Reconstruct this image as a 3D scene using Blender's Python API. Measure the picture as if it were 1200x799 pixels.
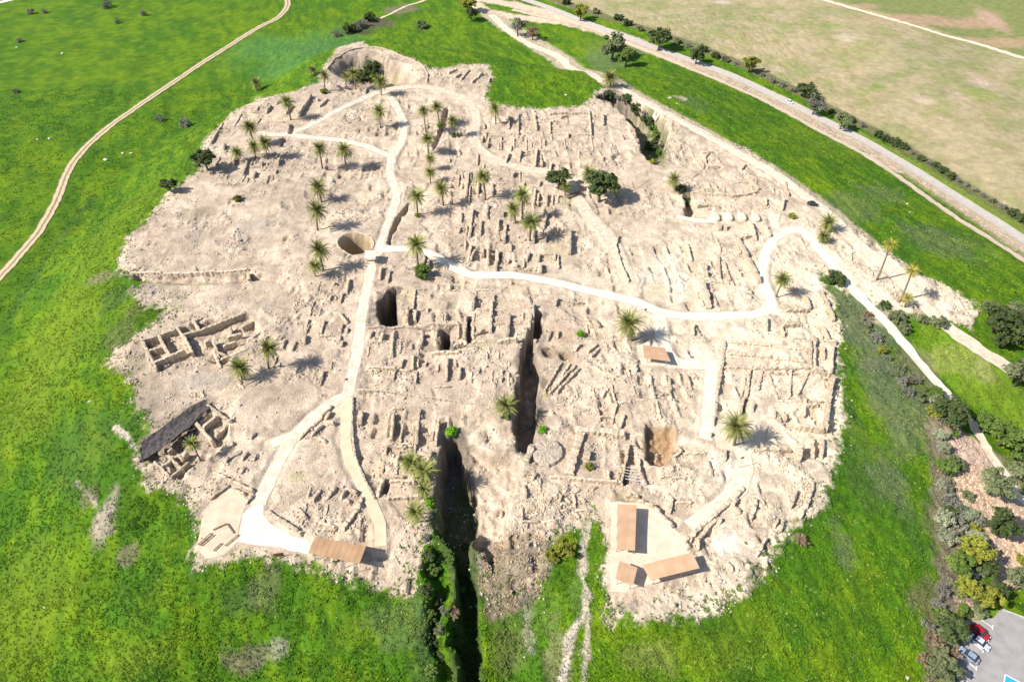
import bpy, math, random
import numpy as np
from mathutils import Vector
rnd = random.Random(7)
R = math.radians
for o in list(bpy.data.objects): bpy.data.objects.remove(o)
S = bpy.context.scene; C = S.collection
# ------------------------------------------------------------------ camera, sky, sun, exposure
CAM_H, PITCH, F = 150.0, 45.0, 800.0
cd = bpy.data.cameras.new('camera'); cam = bpy.data.objects.new('camera', cd); C.objects.link(cam)
cam.location = (0, 0, CAM_H); cam.rotation_euler = (R(90-PITCH), 0, 0)
cd.sensor_width = 36; cd.lens = 24; cd.clip_start = 1; cd.clip_end = 9000
S.camera = cam
SUN_EL = 43.0
sdx, sdy = math.cos(R(16)), math.sin(R(16))          # the way the shadows fall, on the ground
w = bpy.data.worlds.new('World'); S.world = w; w.use_nodes = True
nt = w.node_tree; bg = nt.nodes['Background']
sky = nt.nodes.new('ShaderNodeTexSky'); sky.sky_type = 'NISHITA'; sky.sun_disc = False
sky.sun_elevation = R(SUN_EL); sky.sun_rotation = math.atan2(-sdx, -sdy)
nt.links.new(sky.outputs[0], bg.inputs[0]); bg.inputs[1].default_value = 0.095
sl = bpy.data.lights.new('sun', 'SUN'); sl.energy = 4.8; sl.angle = R(0.5); sl.color = (1, 0.955, 0.88)
so = bpy.data.objects.new('sun', sl); C.objects.link(so)
ce = math.cos(R(SUN_EL))
so.rotation_euler = Vector((sdx*ce, sdy*ce, -math.sin(R(SUN_EL)))).to_track_quat('-Z', 'Y').to_euler()
so.location = (0, 0, 300)
S.view_settings.view_transform = 'Standard'; S.view_settings.look = 'None'
S.view_settings.exposure = 0.68; S.view_settings.gamma = 1; S.view_settings.use_curve_mapping = False
try:
    S.cycles.max_bounces = 5; S.cycles.diffuse_bounces = 3
except Exception: pass
# ------------------------------------------------------------------ numeric helpers
def hash2(i, j, s):
    n = (i.astype(np.int64)*374761393 + j.astype(np.int64)*668265263 + s*974711) & 0x7fffffff
    n = ((n ^ (n >> 13))*1274126177) & 0x7fffffff
    n = ((n ^ (n >> 16))*2246822519) & 0x7fffffff
    return ((n ^ (n >> 15)) & 0xffff)/65535.0
def vn(x, y, sc, s=0):
    x = x/sc; y = y/sc
    i = np.floor(x); j = np.floor(y); fx = x-i; fy = y-j
    fx = fx*fx*(3-2*fx); fy = fy*fy*(3-2*fy)
    a = hash2(i, j, s); b = hash2(i+1, j, s); c = hash2(i, j+1, s); d = hash2(i+1, j+1, s)
    return (a*(1-fx)+b*fx)*(1-fy)+(c*(1-fx)+d*fx)*fy
def fbm(x, y, sc, s=0, o=4):
    t = 0; a = .5; n = 0
    for k in range(o):
        t = t+a*vn(x*.8+y*.6, y*.8-x*.6, sc, s+k*17); n += a; a *= .55; sc *= .47; x, y = x*.8-y*.6+13.7, y*.8+x*.6-5.1
    return t/n
def sstep(a, b, x):
    t = np.clip((x-a)/(b-a), 0, 1); return t*t*(3-2*t)
def segdist(x, y, P, closed=False):
    d = np.full(x.shape, 1e9)
    n = len(P)
    for k in range(n if closed else n-1):
        ax, ay = P[k]; bx, by = P[(k+1) % n]
        vx, vy = bx-ax, by-ay; L = vx*vx+vy*vy+1e-9
        t = np.clip(((x-ax)*vx+(y-ay)*vy)/L, 0, 1)
        dd = (x-ax-t*vx)**2+(y-ay-t*vy)**2
        d = np.minimum(d, dd)
    return np.sqrt(d)
def inside(x, y, P):
    r = np.zeros(x.shape, bool); n = len(P)
    for k in range(n):
        ax, ay = P[k]; bx, by = P[(k+1) % n]
        if ay == by: continue
        c = ((ay > y) != (by > y)) & (x < (bx-ax)*(y-ay)/(by-ay)+ax)
        r ^= c
    return r
def sdf(x, y, P):           # negative inside
    d = segdist(x, y, P, True)
    return np.where(inside(x, y, P), -d, d)
def local(fn, X, Y, P, pad, out, default):
    """evaluate fn only near polygon P"""
    A = np.array(P); m = (X > A[:, 0].min()-pad) & (X < A[:, 0].max()+pad) & (Y > A[:, 1].min()-pad) & (Y < A[:, 1].max()+pad)
    out[m] = fn(X[m], Y[m]); return out
cp, sp = math.cos(R(PITCH)), math.sin(R(PITCH))
def ray(px, py):
    u = (np.asarray(px, float)-600)/F; v = (399.5-np.asarray(py, float))/F
    return u, cp+v*sp, -sp+v*cp          # direction (x, y, z), depth 1
def onz(px, py, z=0.0):
    dx, dy, dz = ray(px, py); t = (z-CAM_H)/dz
    return dx*t, dy*t
def PZ(pts, z=0.0): return [tuple(float(q) for q in onz(a, b, z)) for a, b in pts]
def tl(x0, y0, k, *pls):    # points read in an enlarged tile of the photograph
    return [[(x0+a/k, y0+b/k) for a, b in pl] for pl in pls]
# ------------------------------------------------------------------ layout, traced in photo pixels
RIM = [(377,85),(395,60),(430,50),(480,55),(540,62),(600,75),(660,88),(700,100),(745,112),(790,138),(850,170),(905,198),(955,235),(1000,270),(1062,316),(1098,338),(1085,352),(1040,350),(990,338),(982,360),(987,400),(989,475),(982,540),(960,590),(932,618),(897,660),(850,700),(800,715),(740,720),(712,716),(706,640),(640,640),(570,645),(495,690),(450,684),(395,668),(332,655),(270,655),(235,658),(228,615),(205,578),(172,572),(165,540),(172,505),(158,470),(140,430),(160,395),(160,350),(145,320),(150,280),(190,235),(232,195),(245,165),(285,130),(350,108)]
DIRT = [(377,80),(392,62),(407,53),(430,55),(455,59),(475,66),(497,75),(502,80),(525,80),(550,75),(572,76),(577,95),(570,110),(577,122),(600,126),(640,127),(685,124),(695,114),(704,104),(725,103),(775,125),(812,148),(850,165),(875,172),(912,203),(950,230),(995,265),(1037,292),(1075,322),(1112,337),(1147,360),(1142,392),(1107,375),(1075,362),(1060,372),(1012,347),(985,340),(965,322),(975,360),(985,385),(985,400),(986,450),(990,475),(987,500),(982,540),(970,575),(960,597),(950,604),(932,621),(907,651),(900,669),(862,699),(850,709),(817,719),(775,724),(740,726),(712,724),(710,704),(707,649),(705,612),(690,610),(680,622),(655,628),(640,640),(632,690),(600,705),(575,712),(562,690),(520,600),(495,645),(487,697),(470,695),(450,689),(430,681),(410,678),(395,673),(367,666),(332,659),(300,655),(270,659),(232,666),(224,644),(232,619),(229,604),(225,592),(207,575),(170,579),(165,555),(162,535),(180,507),(162,482),(155,465),(150,445),(125,425),(128,405),(150,400),(175,385),(207,355),(165,360),(152,340),(170,330),(140,317),(140,305),(155,272),(175,252),(192,230),(217,210),(235,200),(232,190),(240,165),(260,145),(280,127),(300,114),(332,110),(350,105),(372,95)]
rimW = PZ(RIM); 
def base_h(x, y):
    d = segdist(x, y, rimW, True); ins = inside(x, y, rimW)
    d = np.where(ins, 0, d)
    q = sstep(15, 85, x)*(1-sstep(220, 310, x))*(1-sstep(420, 530, y))*sstep(32, 60, y)
    h = -(20-5*q)*sstep(0, 1, d/(52+34*q))-1.0*(1-np.exp(-d/2.5))
    und = (fbm(x, y, 40, 3, 3)-.5)*1.2*sstep(0, 30, d) + (fbm(x, y, 22, 9, 3)-.5)*1.6*np.where(ins, 1, np.exp(-d/8))
    return h+und
# pits: (polygon, depth m, width of the sloping side m)
PITS = [
 ([(519,507),(541,502),(548,520),(552,540),(556,565),(558,600),(557,640),(561,680),(559,720),(563,760),(564,830),(524,830),(528,790),(526,750),(531,700),(528,662),(517,640),(505,612),(508,570),(514,540)], 11.0, 2.0),
 ([(494,640),(512,632),(526,650),(531,665),(532,700),(527,760),(526,830),(497,830),(500,760),(494,700)], 4.5, 4.0),
 ([(541,512),(560,524),(606,527),(613,545),(600,600),(604,640),(570,660),(548,620),(545,560)], 4.0, 2.2),
 ([(626,360),(637,366),(638,386),(630,398),(626,412),(636,428),(631,450),(631,488),(632,514),(614,533),(606,526),(602,499),(603,466),(607,441),(610,408),(618,390)], 9.5, 1.3),
 ([(455,340),(464,338),(466,355),(465,380),(459,382),(447,377),(442,368),(443,352),(449,350)], 13.0, .7),
 ([(517,385),(528,385),(528,408),(517,408)], 8.0, .6),
 ([(546,370),(553,369),(553,402),(545,402)], 4.5, .8),
 ([(698,113),(715,106),(742,116),(775,133),(786,155),(778,178),(766,190),(757,188),(750,172),(742,150),(733,135),(716,122)], 12.0, 1.4),
 ([(757,498),(792,500),(791,525),(780,545),(760,543),(756,540)], 3.0, .7),
 ([(728,546),(739,547),(738,566),(727,566)], 3.0, .7),
 ([(800,228),(809,226),(816,240),(812,255),(803,253)], 5.0, 1.0),
 ([(165,538),(164,524),(183,509),(208,492),(223,477),(240,470),(246,479),(232,491),(231,506),(216,518),(198,530),(195,541),(180,543)], 3.4, 1.2),
 ([(186,530),(200,525),(230,500),(245,480),(270,495),(262,520),(235,540),(206,560)], 1.8, 1.0),
 ([(167,400),(188,394),(232,377),(290,367),(305,388),(262,428),(230,418),(186,436),(180,428)], 2.0, .6),
 ([(443,564),(450,562),(456,566),(455,580),(443,581)], 2.6, .8),
 ([(634,409),(645,407),(652,413),(650,421),(638,420)], 1.6, .7),
 ([(655,415),(664,412),(672,416),(671,424),(658,423)], 1.6, .7),
 ([(454,286),(457,266),(466,250),(478,238),(480,243),(470,260),(461,274),(458,288)], 2.2, .8),
 ([(522,126),(527,125),(526,140),(521,152),(513,173),(508,178),(506,173),(514,152),(518,135)], 2.6, .8),
 ([(341,145),(346,146),(343,156),(337,157)], 2.2, .6),
 ([(331,160),(337,160),(331,173),(327,172)], 2.2, .6),
 ([(155,321),(290,318),(330,322),(330,328),(230,333),(160,331)], 1.6, 1.2),
 ([(383,86),(394,68),(420,61),(455,65),(480,74),(496,88),(492,98),(462,98),(430,103),(402,96)], 10.0, 11.0),
 ([(715,184),(722,177),(735,176),(742,183),(738,191),(724,193)], 1.6, 1.2),
]
SILO = (417, 286.5, 20.5, 12.0)
PITS.append(([(SILO[0]+SILO[2]*math.cos(a*math.pi/12), SILO[1]+SILO[3]*math.sin(a*math.pi/12)) for a in range(24)], 9.0, 1.7))
PITS.append(([(877,433),(884,433),(873,487),(866,487)], 2.2, .5))
PITS.append(([(974,444),(979,444),(969,505),(965,505)], 1.6, .5))
# (name, label, material, width m, edge raggedness, points px)
PATHS = [
 ('concrete_path','pale concrete path running up the whole ruin field from the plaza by the long shelter to the far crater','conc',3.4,.4,[(303,592),(308,578),(325,545),(345,511),(382,476),(407,461),(414,432),(420,400),(427,350),(436,310),(445,291),(450,278),(459,252),(465,228),(457,203),(460,183),(471,165),(473,145),(467,130),(457,114),(449,108)]),
 ('concrete_path','pale concrete path winding right from the round pit to the loop at the gate ruins','conc',3.4,.4,[(443,292),(480,292),(502,297),(525,309),(548,321),(565,323),(600,323),(645,330),(695,342),(742,353),(775,366),(825,371),(875,369),(894,366),(903,359),(902,347),(893,325),(896,300),(905,283),(917,273),(935,269),(948,277),(960,293),(975,309),(1000,339),(1030,370),(1057,400),(1085,434),(1112,464),(1135,491)]),
 ('gravel_path','cream gravel path cutting diagonally from the left rim up to the palms by the crater','conc',3.2,.3,[(300,156),(337,157),(375,141),(405,125),(430,114),(443,108)]),
 ('gravel_path','cream gravel path between the two lone palms and the main path','conc',3.2,.3,[(337,157),(352,160),(400,165),(430,172),(458,184)]),
 ('dirt_path','tan dirt path looping round the palm row and on behind the rows of stable walls','conc2',4.2,.5,[(449,107),(470,103),(500,103),(535,112),(552,124),(558,140),(555,158),(560,172),(580,187),(610,197),(645,203),(668,214),(675,232)]),
 ('dirt_path','cream dirt path running down from the two round trees to the main path','conc2',4.8,.6,[(673,228),(683,243),(692,255),(710,272),(722,294),(731,318),(741,348)]),
 ('concrete_path','short pale concrete path dropping from the main path to the small shelter','conc',4.2,.2,[(773,366),(775,385),(778,405),(790,424),(815,427),(836,426)]),
 ('concrete_path','straight cream path beside the long walls right of the small shelter','conc2',3.6,.4,[(834,424),(832,460),(829,500),(827,515)]),
 ('gravel_path','wide cream path curving below the lone palm towards the paired shelters','conc2',4.4,.4,[(868,522),(873,545),(868,565),(850,588),(830,602),(808,618)]),
 ('dirt_path','yellowish tan path branching down to the right end of the long shelter','yel',2.9,.15,[(407,466),(405,500),(407,530),(420,560),(432,582),(441,602),(446,620),(446,640)]),
 ('concrete_path','short pale spur path off the left of the main path','conc2',3.0,.4,[(318,521),(332,515),(348,508)]),
 ('concrete_path','white concrete ramp left of the rounded gate piers','conc',2.4,.2,[(793,254),(805,257),(820,259),(840,260)]),
 ('concrete_path','short white path joining the gate ruins to the loop','conc',3.6,.3,[(908,250),(908,262),(914,275)]),
 ('access_road','pale dirt access road along the right rim of the mound','conc2',5.2,.8,[(575,18),(600,40),(625,55),(660,72),(700,92),(730,107),(775,130),(812,150),(850,171),(900,200),(925,217),(967,247),(1000,282),(1050,322),(1080,355),(1112,385),(1135,402),(1182,432)]),
 ('road','grey asphalt road running along the foot of the mound at the right','asph',6.2,.05,[(570,-16),(610,-2),(650,12),(705,34),(762,55),(850,86),(925,121),(1000,159),(1072,200),(1137,241),(1200,282),(1260,322)]),
 ('concrete_path','pale paved walk along the row of green trees at the right edge','conc2',3.0,.5,[(1135,489),(1146,508),(1162,535),(1180,560),(1192,580),(1215,600)]),
 ('verge_track','pale dirt verge track beside the asphalt road','tan',3.4,.7,[(600,12),(640,21),(685,31),(730,49),(775,67),(850,98),(900,121),(975,162),(1040,199),(1112,250),(1175,290),(1235,330)]),
 ('farm_track','two-rutted dirt farm track crossing the green field at the left','rut',4.2,.3,[(328,-25),(334,-5),(337,6),(327,20),(299,35),(250,66),(200,99),(150,133),(112,162),(90,185),(78,205),(66,235),(45,272),(15,308),(-10,334),(-40,360)]),
 ('farm_track','pale dirt track between the two brown fields at the top right','tan2',4.0,.8,[(900,-22),(970,2),(1040,22),(1100,40),(1145,52),(1200,69),(1260,88)]),
 ('gully_track','pale stony track by the weedy ditch at the top','tan2',2.2,.6,[(437,26),(455,18),(478,7),(492,3),(520,-8)]),
 ('road','pale strip of road in the top left corner','asph',5.0,.05,[(-60,12),(-10,5),(14,0),(40,-8)]),
]
PLAZAS = [
 ('plaza','white concrete plaza left of the long shelter','conc',[(285,602),(298,588),(309,590),(310,603),(318,613),(345,628),(364,637),(361,648),(330,642),(300,637),(279,634)]),
 ('plaza','peach coloured plaza with timber rails at the lower left rim','peach',[(262,578),(271,572),(288,584),(284,602),(279,633),(262,650),(240,656),(233,646),(233,626),(238,600)]),
 ('plaza','cream paved yard between the paired shelters at the bottom','yard',[(716,588),(757,590),(768,598),(788,618),(804,630),(803,640),(810,650),(824,668),(763,684),(735,692),(716,692)]),
 ('plaza','cream pad under the small shelter in the middle','conc2',[(746,402),(778,400),(796,424),(792,432),(752,428)]),
 ('plaza','cream terrace behind the lone palm','yard',[(838,425),(936,432),(945,440),(838,520),(830,470)][:0] or [(838,500),(862,470),(884,470),(900,520),(870,530),(838,524)]),
]
# ------------------------------------------------------------------ terrain grid
def axis(segs):
    out = [segs[0][0]]
    for a, b, s0, s1 in segs:
        x = a
        while x < b-1e-6:
            t = (x-a)/(b-a); x = min(b, x+s0+(s1-s0)*t); out.append(x)
    return np.array(out)
xs = axis([(-2600,-420,300,12),(-420,-175,7,1.6),(-175,-148,1.2,.42),(-148,165,.42,.42),(165,190,.5,1.4),(190,420,1.6,7),(420,2600,12,300)])
ys = axis([(-800,30,150,2),(30,48,1.5,.4),(48,130,.38,.42),(130,370,.42,.85),(370,560,.9,2.5),(560,3400,4,300)])
GX, GY = np.meshgrid(xs, ys)            # [j, i]
print('grid', GX.shape, GX.size)
inner = (GX > -320) & (GX < 320) & (GY > 30) & (GY < 540)
H = np.full(GX.shape, -21.0); 
H[inner] = base_h(GX[inner], GY[inner])
H[~inner] = -21+(fbm(GX[~inner], GY[~inner], 40, 3, 3)-.5)*1.2
H += 14*sstep(700, 2600, np.hypot(GX, GY-200))*fbm(GX, GY, 700, 5, 2)
PRE = H.copy()                          # the ground before anything was dug
pitm = np.zeros(GX.shape)
for P, dep, wd in PITS:
    Pw = PZ(P)
    tmp = np.zeros(GX.shape)
    def f(x, y):
        k6 = 0 if len(P) == 24 else min(1, wd/2)**2*3.4; x0_, y0_ = x, y; x = x0_+(vn(x0_, y0_, 5, 33)-.5)*k6; y = y0_+(vn(x0_, y0_, 5, 34)-.5)*k6
        s = sdf(x+ (vn(x, y, 1.6, 31)-.5)*1.1*min(1, wd), y+(vn(x, y, 1.6, 32)-.5)*1.1*min(1, wd), Pw)
        return sstep(0, wd, -s)
    local(f, GX, GY, Pw, 6, tmp, 0)
    H -= tmp*dep; pitm = np.maximum(pitm, tmp)
# path masks
flat = np.zeros(GX.shape)
def sample(A, x, y):
    x = np.atleast_1d(np.asarray(x, float)); y = np.atleast_1d(np.asarray(y, float))
    i = np.clip(np.searchsorted(xs, x)-1, 0, len(xs)-2); j = np.clip(np.searchsorted(ys, y)-1, 0, len(ys)-2)
    fx = (x-xs[i])/(xs[i+1]-xs[i]); fy = (y-ys[j])/(ys[j+1]-ys[j])
    return (A[j, i]*(1-fx)+A[j, i+1]*fx)*(1-fy)+(A[j+1, i]*(1-fx)+A[j+1, i+1]*fx)*fy
_zs = np.linspace(14, -34, 640)
def hit(px, py, A=None):
    A = H if A is None else A
    px = np.atleast_1d(np.asarray(px, float)); py = np.atleast_1d(np.asarray(py, float)); out = np.zeros((len(px), 3))
    for k in range(len(px)):
        dx, dy, dz = ray(px[k], py[k]); t = (_zs-CAM_H)/dz
        X = dx*t; Y = dy*t; g = sample(A, X, Y); b = np.nonzero(_zs <= g)[0]
        n = b[0] if len(b) else len(_zs)-1
        out[k] = (X[n], Y[n], g[n])
    return out
def W(px, py, A=None): return tuple(float(q) for q in hit(px, py, A)[0])
def smooth_line(P, step):
    P = [np.array(p, float) for p in P]; Q = [2*P[0]-P[1]]+P+[2*P[-1]-P[-2]]; out = []
    for k in range(1, len(Q)-2):
        L = np.linalg.norm(Q[k+1]-Q[k]); n = max(1, int(L/step))
        for m in range(n):
            t = m/n; a, b, c, d = Q[k-1], Q[k], Q[k+1], Q[k+2]
            out.append(.5*((2*b)+(-a+c)*t+(2*a-5*b+4*c-d)*t*t+(-a+3*b-3*c+d)*t**3))
    out.append(P[-1]); return np.array(out)
pathW = []
for nm, lb, mt, wd, rg, pts in PATHS:
    pw = hit([p[0] for p in pts], [p[1] for p in pts], PRE)[:, :2]
    cl = smooth_line(pw, 1.3); pathW.append(cl)
    c2 = cl[::3] if len(cl) > 6 else cl
    if tuple(c2[-1]) != tuple(cl[-1]): c2 = np.vstack([c2, cl[-1:]])
    Pp = [tuple(q) for q in c2]; tmp = np.full(GX.shape, 1e9)
    local(lambda x, y: segdist(x, y, Pp), GX, GY, Pp, 8, tmp, 1e9)
    flat = np.maximum(flat, 1-sstep(wd/2+.3, wd/2+1.6, tmp))
plazaW = []
for nm, lb, mt, pts in PLAZAS:
    pw = [tuple(q[:2]) for q in hit([p[0] for p in pts], [p[1] for p in pts], PRE)]; plazaW.append(pw)
    tmp = np.full(GX.shape, 1e9); local(lambda x, y: sdf(x, y, pw), GX, GY, pw, 5, tmp, 1e9)
    flat = np.maximum(flat, 1-sstep(.3, 1.6, tmp))
PARK = [(1141,725),(1165,723),(1172,713),(1200,728),(1250,752),(1250,850),(1095,850),(1111,799)]
parkW = [tuple(q[:2]) for q in hit([p[0] for p in PARK], [p[1] for p in PARK], PRE)]
PKZ = float(np.mean([sample(PRE, a, b)[0] for a, b in parkW[:4]]))
tmp = np.full(GX.shape, 1e9); local(lambda x, y: sdf(x, y, parkW), GX, GY, parkW, 9, tmp, 1e9)
pk = 1-sstep(.8, 5, tmp); H = H*(1-pk)+(PKZ)*pk; flat = np.maximum(flat, 1-sstep(.5, 2, tmp))
# dirt mask
dirtW = [tuple(q[:2]) for q in hit([p[0] for p in DIRT], [p[1] for p in DIRT], PRE)]
near = (GX > -190) & (GX < 240) & (GY > 40) & (GY < 420)
sd = np.full(GX.shape, 60.0)
x, y = GX[near], GY[near]
sd[near] = sdf(x, y, dirtW)
jit = (fbm(GX, GY, 9, 41, 3)-.5)*4.0 + (fbm(GX, GY, 1.5, 44, 3)-.5)*5.5
dirt = sstep(.9, -.9, sd+jit)
fine = (GX > -260) & (GX < 260) & (GY < 480)
# relief: rubble mounds on dirt, tussocks on grass
n1 = fbm(GX, GY, 7, 11, 4); n2 = fbm(GX, GY, 1.7, 12, 3); n3 = vn(GX, GY, .75, 13); n4 = vn(GX, GY, .9, 14); n5 = fbm(GX, GY, 3, 15, 3)
rough = sstep(.50, .68, n1)
reld = (n5-.5)*(.35+.8*rough) + (n2-.5)*(.10+.75*rough) + (np.maximum(n3, .6)-.6)*(.05+1.1*rough)
ridge = 1-np.abs(2*fbm(GX*1.0+GY*.25, GY*.28-GX*.1, 2.6, 71, 3)-1)
relg = (n5-.5)*.7+(n2-.5)*.55+(n4-.5)*.28+(ridge-.8)*.35
H += (dirt*reld+(1-dirt)*relg*np.where(fine, 1, .4))*(1-flat)*(.6+.4*sstep(-30, 0, H))
H += pitm*(n2-.5)*1.4*(1-flat)
def squares(ang, cw, seed):
    ca, sa = math.cos(R(ang)), math.sin(R(ang)); wxx = (fbm(GX, GY, 16, seed+5, 2)-.5)*5; u = ((GX+wxx)*ca+(GY-wxx)*sa)/cw; v = (-(GX+wxx)*sa+(GY-wxx)*ca)/(cw*1.15)
    i, j = np.floor(u), np.floor(v); fu, fv = u-i, v-j; e = np.minimum(np.minimum(fu, 1-fu), np.minimum(fv, 1-fv))*cw
    return sstep(.35, .75, e+(n2-.5)*.5)*np.maximum(hash2(i, j, seed)-.38, 0)/.62
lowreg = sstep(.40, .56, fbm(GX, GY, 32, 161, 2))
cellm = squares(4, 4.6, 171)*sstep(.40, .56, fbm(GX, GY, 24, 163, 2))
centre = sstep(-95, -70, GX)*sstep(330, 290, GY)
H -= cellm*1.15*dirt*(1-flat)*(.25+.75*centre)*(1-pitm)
sc1 = fbm(GX, GY, 20, 181, 3); H += dirt*(1-flat)*(.10+.28*centre)*(sstep(.47, .485, sc1+(n3-.5)*.02)+sstep(.56, .575, sc1)-1)
# altar
ax, ay = onz(641, 531, -1.5)
# ------------------------------------------------------------------ ground colour (the albedo of soil, grass, weeds)
col = np.zeros(GX.shape+(3,))
def setc(m, c): 
    m = m[..., None]; col[...] = col*(1-m)+np.array(c)*m
g1 = fbm(GX, GY, 26, 51, 3); g2 = fbm(GX+GY*.5, GY, 6, 52, 3); g3 = fbm(GX, GY, 1.5, 53, 2)
col[...] = (.060, .165, .008)
setc(sstep(.40, .62, g1)*.8, (.095, .200, .006))
setc(sstep(.58, .42, g2)*.5, (.038, .120, .010))
setc(sstep(.55, .75, g2)*.5, (.130, .215, .010))
g6 = fbm(GX*1.0+GY*.35, GY*.22-GX*.1, 3.2, 55, 3); setc(sstep(.52, .72, g6)*.55, (.120, .225, .010)); setc(sstep(.46, .30, g6)*.5, (.034, .105, .010))
setc(sstep(.45, .25, g3)*.3, (.025, .075, .010))
col *= np.array((1.10, .96, .45))
def pxmask(cx, cy, rx, ry, A=None, soft=.5, nz=.6, ang=0, seed=0):
    c = W(cx, cy, PRE); a = W(cx+rx, cy, PRE); b = W(cx, cy-ry, PRE)
    wx = abs(a[0]-c[0])+.01; wy = abs(b[1]-c[1])+.01
    u = (GX-c[0]); v = (GY-c[1]); ca, sa = math.cos(R(ang)), math.sin(R(ang))
    u, v = (u*ca+v*sa)/wx, (-u*sa+v*ca)/wy
    m = np.zeros(GX.shape); k = (np.abs(u) < 2.2) & (np.abs(v) < 2.2)
    r = np.hypot(u[k], v[k])+(fbm(GX[k], GY[k], min(wx, wy)*.7+.8, 60+seed, 3)-.5)*nz*2
    m[k] = sstep(1+soft*.4, 1-soft, r); return m
DK = (.050, .095, .022); BR = (.20, .155, .105); GR = (.135, .145, .085); PALE = (.50, .42, .34); YG = (.135, .195, .010)
for i, (cx, cy, rx, ry, c, s) in enumerate([
 (1050,470,40,60,GR,.6),(1010,380,30,50,GR,.75),(1040,350,40,22,GR,.7),(1075,430,25,40,BR,.55),(1010,560,16,50,DK,.5),(1060,600,12,60,DK,.35),(1000,500,12,40,DK,.5),(1040,560,20,40,GR,.45),(985,640,14,30,GR,.4),
 (122,608,14,30,(.36,.29,.23),.8),(150,650,14,16,BR,.6),(105,580,10,14,BR,.6),(290,770,30,18,BR,.6),(325,760,14,14,PALE,.4),(280,700,30,22,DK,.5),(310,690,20,30,BR,.3),(180,460,28,50,DK,.35),(90,530,40,60,DK,.4),(30,700,60,70,YG,.45),(160,770,70,25,YG,.5),(60,440,50,70,YG,.5),(110,300,40,60,YG,.45),
 (120,325,20,6,BR,.55),(145,385,22,26,(.09,.12,.03),.8),(135,350,20,16,DK,.6),(500,760,18,50,DK,.7),(470,730,40,30,GR,.3),(420,740,30,20,YG,.4),
 (585,680,26,30,BR,.85),(620,660,22,24,PALE,.6),(600,760,26,40,(.12,.14,.04),.7),(640,720,20,40,(.09,.17,.02),.7),(660,640,16,18,YG,.9),(655,765,20,40,(.17,.17,.08),.7),(680,700,14,30,(.10,.17,.03),.6),
 (820,760,60,30,YG,.4),(760,770,40,20,(.2,.2,.06),.4),(880,740,40,40,YG,.3),
 (395,55,50,9,DK,.55),(350,60,60,26,(.07,.20,.05),.55),(440,28,26,7,(.10,.08,.055),.85),(420,36,22,6,(.06,.07,.03),.85),(470,12,22,6,BR,.7),(495,33,12,5,DK,.7),(715,72,30,22,(.10,.15,.05),.8),(740,60,30,10,GR,.5),(690,50,22,12,YG,.4),
 (1000,240,30,16,GR,.35),(1110,285,40,20,GR,.4),(1030,225,30,10,GR,.35),(980,170,50,18,YG,.35),(815,122,18,8,(.08,.15,.03),.8),(797,115,7,3,PALE,.6),
 (1130,425,34,24,(.30,.27,.10),.65),(1155,435,14,14,(.42,.33,.2),.5),(1120,530,22,34,(.55,.38,.26),.95),(1150,585,30,14,(.55,.38,.26),.9),(1180,620,36,26,(.55,.38,.26),.9),(1165,660,26,22,(.55,.40,.30),.9),(1130,715,20,14,(.55,.38,.26),.8),(1180,560,20,26,(.50,.36,.26),.8),(1100,470,14,26,GR,.8),(1108,560,14,50,(.13,.13,.06),.9),(1120,640,24,60,(.12,.13,.05),.9),(1100,740,24,60,(.12,.11,.05),.9),(1030,372,26,10,(.5,.4,.31),.6),
 ]): setc(pxmask(cx, cy, rx, ry, seed=i)*s, c)
# the reddish and tan fields beyond the road
fld = [(610,-60),(640,0),(720,25),(790,50),(880,84),(960,122),(1040,165),(1120,208),(1200,258),(1500,440),(2600,0),(1500,-160),(900,-200)]
fldW = [tuple(q[:2]) for q in hit([p[0] for p in fld], [p[1] for p in fld], PRE)]; fx = sdf(GX, GY, fldW)
fm = sstep(1, -1, fx+(n5-.5)*2)
fc = fbm(GX+GY*.3, GY*2.4-GX, 60, 81, 4); fc2 = fbm(GX, GY, 9, 83, 3)
setc(fm, (.35, .285, .155)); setc(fm*sstep(.44, .66, fc)*.6, (.235, .24, .105)); setc(fm*sstep(.55, .7, fc2)*.45, (.22, .26, .08)); setc(fm*sstep(.55, .35, fc2)*.35, (.46, .37, .24))
top = [(880,-30),(970,0),(1100,38),(1200,67),(1400,130),(2600,0),(1500,-160),(900,-200)]
tm = sstep(1, -1, sdf(GX, GY, PZ(top, -21))+(n5-.5)*2); setc(tm, (.19, .21, .07)); 
for i, (cx, cy, rx, ry, c, s) in enumerate([(1090,25,90,7,(.40,.26,.17),.8),(1160,22,14,16,(.42,.28,.2),.9),(1180,50,60,6,(.42,.27,.18),.7),(1000,8,40,4,(.40,.27,.17),.7),(848,3,12,3,(.5,.4,.32),.8),(992,45,12,4,(.5,.42,.3),.6),(1150,97,18,6,(.48,.36,.27),.8),(1085,118,14,6,(.48,.36,.27),.7),(1127,113,12,5,(.48,.36,.27),.7),(1028,101,8,3,(.18,.28,.05),.9),(970,30,12,5,(.2,.26,.07),.8),(1150,112,24,8,(.24,.28,.06),.6)]):
    setc(pxmask(cx, cy, rx, ry, PRE, seed=i+90)*s, c)
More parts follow.
